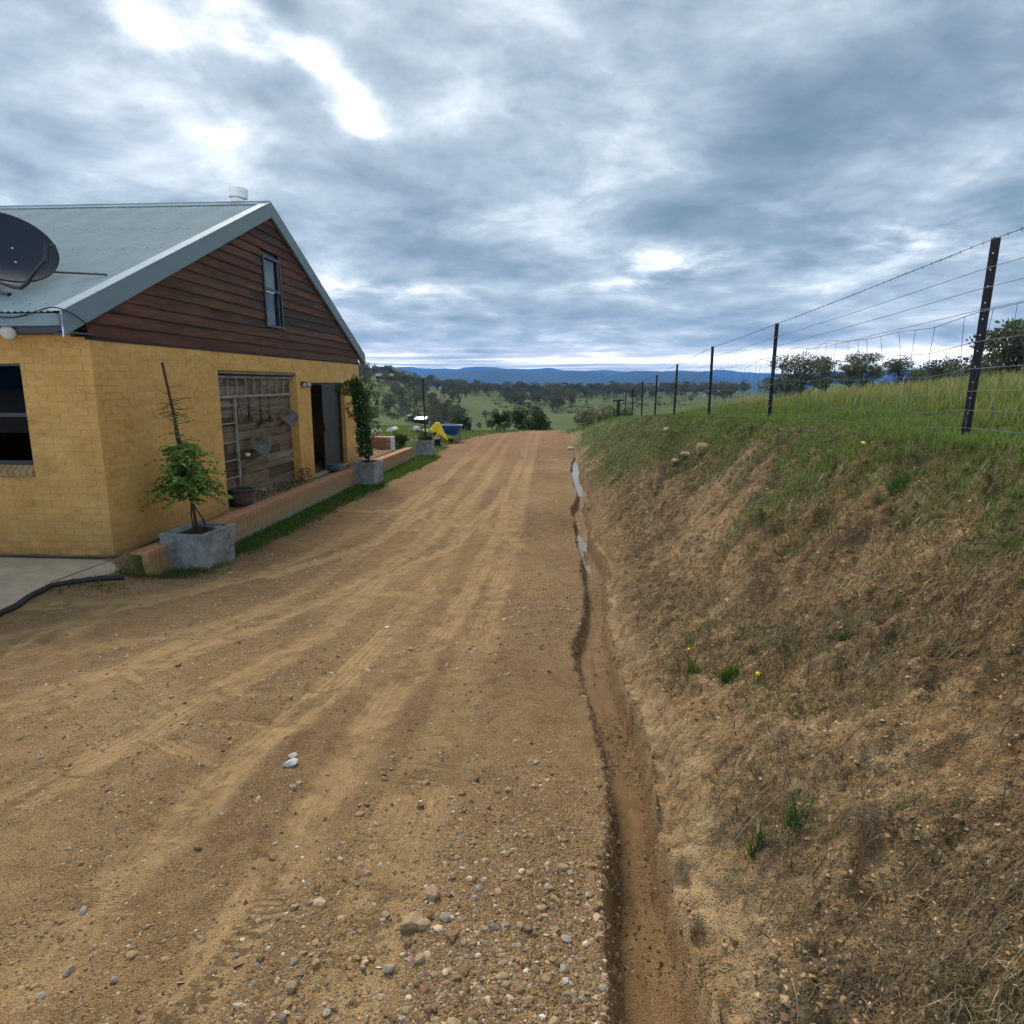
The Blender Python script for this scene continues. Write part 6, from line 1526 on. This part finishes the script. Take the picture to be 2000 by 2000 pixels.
# big trees past the paddock on the right
big = make_tree('gum_tree', 31, 6, 3.6, [(.085, .098, .042), (.110, .118, .055), (.064, .075, .034)], 34, 170, .26, .2, 'bark_dark', .22, .55, multi=2)
big2 = make_tree('gum_tree', 32, 7, 3.4, [(.062, .076, .038), (.082, .092, .048), (.105, .100, .058)], 34, 160, .26, .2, 'bark_dark', .15, .6, multi=2)
ded = make_tree('dead_tree', 33, 5, 2.4, GUM, 14, 0, .2, .12, 'bark_dark', .25, .5, dead=True)
for p, px, D, s, lb in ((big, 1548, 80, .92, 'broad rounded gum tree behind the second fence post'), (big2, 1608, 90, .62, 'lower gum beside the broad rounded one past the paddock'), (ded, 1708, 66, .85, 'bare dead tree with upright twigs past the paddock'), (big, 1655, 92, .5, 'low grey gum between the rounded tree and the dead tree'),
                        (big2, 1760, 82, .58, 'shrubby gum just right of the dead tree'), (big, 1800, 80, .55, 'middle gum in the row between the dead tree and the nearest post'), (big2, 1850, 72, .66, 'gum just left of the nearest fence post'), (big, 1925, 60, .9, 'tall dark gum just right of the nearest fence post'), (big2, 1985, 52, 1.0, 'dark gum at the right edge of the picture'), (big, 1690, 95, .7, 'far low gum behind the dead tree')):
    place(p, px, D, s, lb, 'gum trees past the paddock' if p is not ded else None)
# bushes by the end of the drive
def bush(name, seed, H, Rr, cols, label, px, D, ls=.10, per=170, n=16):
    t = make_tree(name, seed, H, Rr, cols, n, per, ls, .035, 'bark_dark', .08, .75, multi=2); t['category'] = 'bush'; place(t, px, D, 1.0, label); return t
bush('dark_bush', 51, 1.35, 1.05, DKG, 'dark evergreen bush at the end of the dirt drive', 1032, 38.5, .10, 230, 22)
bush('green_bush', 52, 1.30, .62, [(.055, .082, .038), (.075, .10, .05), (.04, .062, .028)], 'pale green bush left of the dark bush', 972, 37, .09)
bush('brown_bush', 53, .9, .5, BRN, 'small brown bush right of the dark bush', 1068, 41, .08, 120)
bush('green_bush', 54, .65, .62, DKG, 'low green bush right of the wheelbarrow', 905, 36.5, .09, 150)
bush('garden_shrub', 55, .55, .35, BRG, 'leafy shrub behind the white end of the short brick wall', 775, 24.5, .07, 130)
OLV = [(.105, .105, .046), (.13, .122, .058), (.08, .082, .038)]
for k, (px, D, H, Rr, lb) in enumerate(((1160, 56, 3.2, 1.9, 'left olive shrub behind the end of the fence'), (1190, 60, 3.6, 1.8, 'middle olive shrub behind the end of the fence'), (1220, 54, 2.6, 1.4, 'right olive shrub behind the end of the fence'))):
    bush('olive_shrub', 60 + k, H, Rr, OLV, lb, px, D, .16, 170, 20)

# ---------------------------------------------------------------- far buildings among the trees
def cottage(px, D, L, Wd, h, roof_m, wall_m, label, rot=.0):
    b, _ = bearing(px, 749); x, y = D * math.sin(b), D * math.cos(b); z = float(ground_z(x, y, False)) - .3
    t = thing('farm_building', (x, y, z), label, 'building', world=False, rotz=rot)
    MB().box(-L / 2, L / 2, -Wd / 2, Wd / 2, 0, h).build('wall', wall_m, t)
    e = .35; V = [(-L / 2 - e, -Wd / 2 - e, h - .05), (L / 2 + e, -Wd / 2 - e, h - .05), (L / 2 + e, 0, h + Wd * .24), (-L / 2 - e, 0, h + Wd * .24), (-L / 2 - e, Wd / 2 + e, h - .05), (L / 2 + e, Wd / 2 + e, h - .05)]
    MB().add(V + [(x_, y_, z_ - .12) for x_, y_, z_ in V], [(0, 1, 2, 3), (3, 2, 5, 4), (6, 9, 8, 7), (9, 10, 11, 8), (0, 6, 7, 1), (4, 5, 11, 10), (0, 3, 9, 6), (3, 4, 10, 9), (1, 7, 8, 2), (2, 8, 11, 5)]).build('roof', roof_m, t)
    for k in range(max(1, int(L / 3))): MB().box(-L / 2 + 1.0 + k * 3, -L / 2 + 2.1 + k * 3, -Wd / 2 - .05, -Wd / 2 - .002, h * .35, h * .8).build('window', 'frame_black', t)
cottage(752, 372, 9, 6, 2.2, 'roof_red', 'roof_red', 'far cottage with a dull red roof among the hillside trees', .2)
cottage(822, 178, 2.8, 2.2, 1.6, 'galv', 'roof_red', 'small white-roofed shed among trees left of the black pole', -.2)
cottage(803, 181, 2.0, 2.0, 1.9, 'teal_paint', 'teal_paint', 'small teal shed beside the white-roofed shed', .1)
cottage(1396, 470, 12, 6, 2.6, 'white_enamel', 'white_paint', 'white farmhouse far off behind the fence', .1)

# ---------------------------------------------------------------- air
hz = MB().box(-15500, 15500, -15500, 15500, -82, 345).mesh('haze'); hm_ = bpy.data.materials.new('haze'); hm_.use_nodes = True
tn = NT(hm_.node_tree); tn.n.clear(); ho = tn.node('ShaderNodeOutputMaterial'); pv = tn.node('ShaderNodeVolumePrincipled')
pv.inputs['Color'].default_value = (.11, .40, 1.0, 1); pv.inputs['Density'].default_value = HAZE; pv.inputs['Anisotropy'].default_value = 0.0
tn.l.new(pv.outputs[0], ho.inputs['Volume']); hz.materials.append(hm_)
hob = add('haze', hz, None, label='thin blue haze lying over the valley and mountains', cat='haze', kind='stuff')
for o in bpy.data.objects:
    for k in ('_w', '_used'):
        if k in o: del o[k]
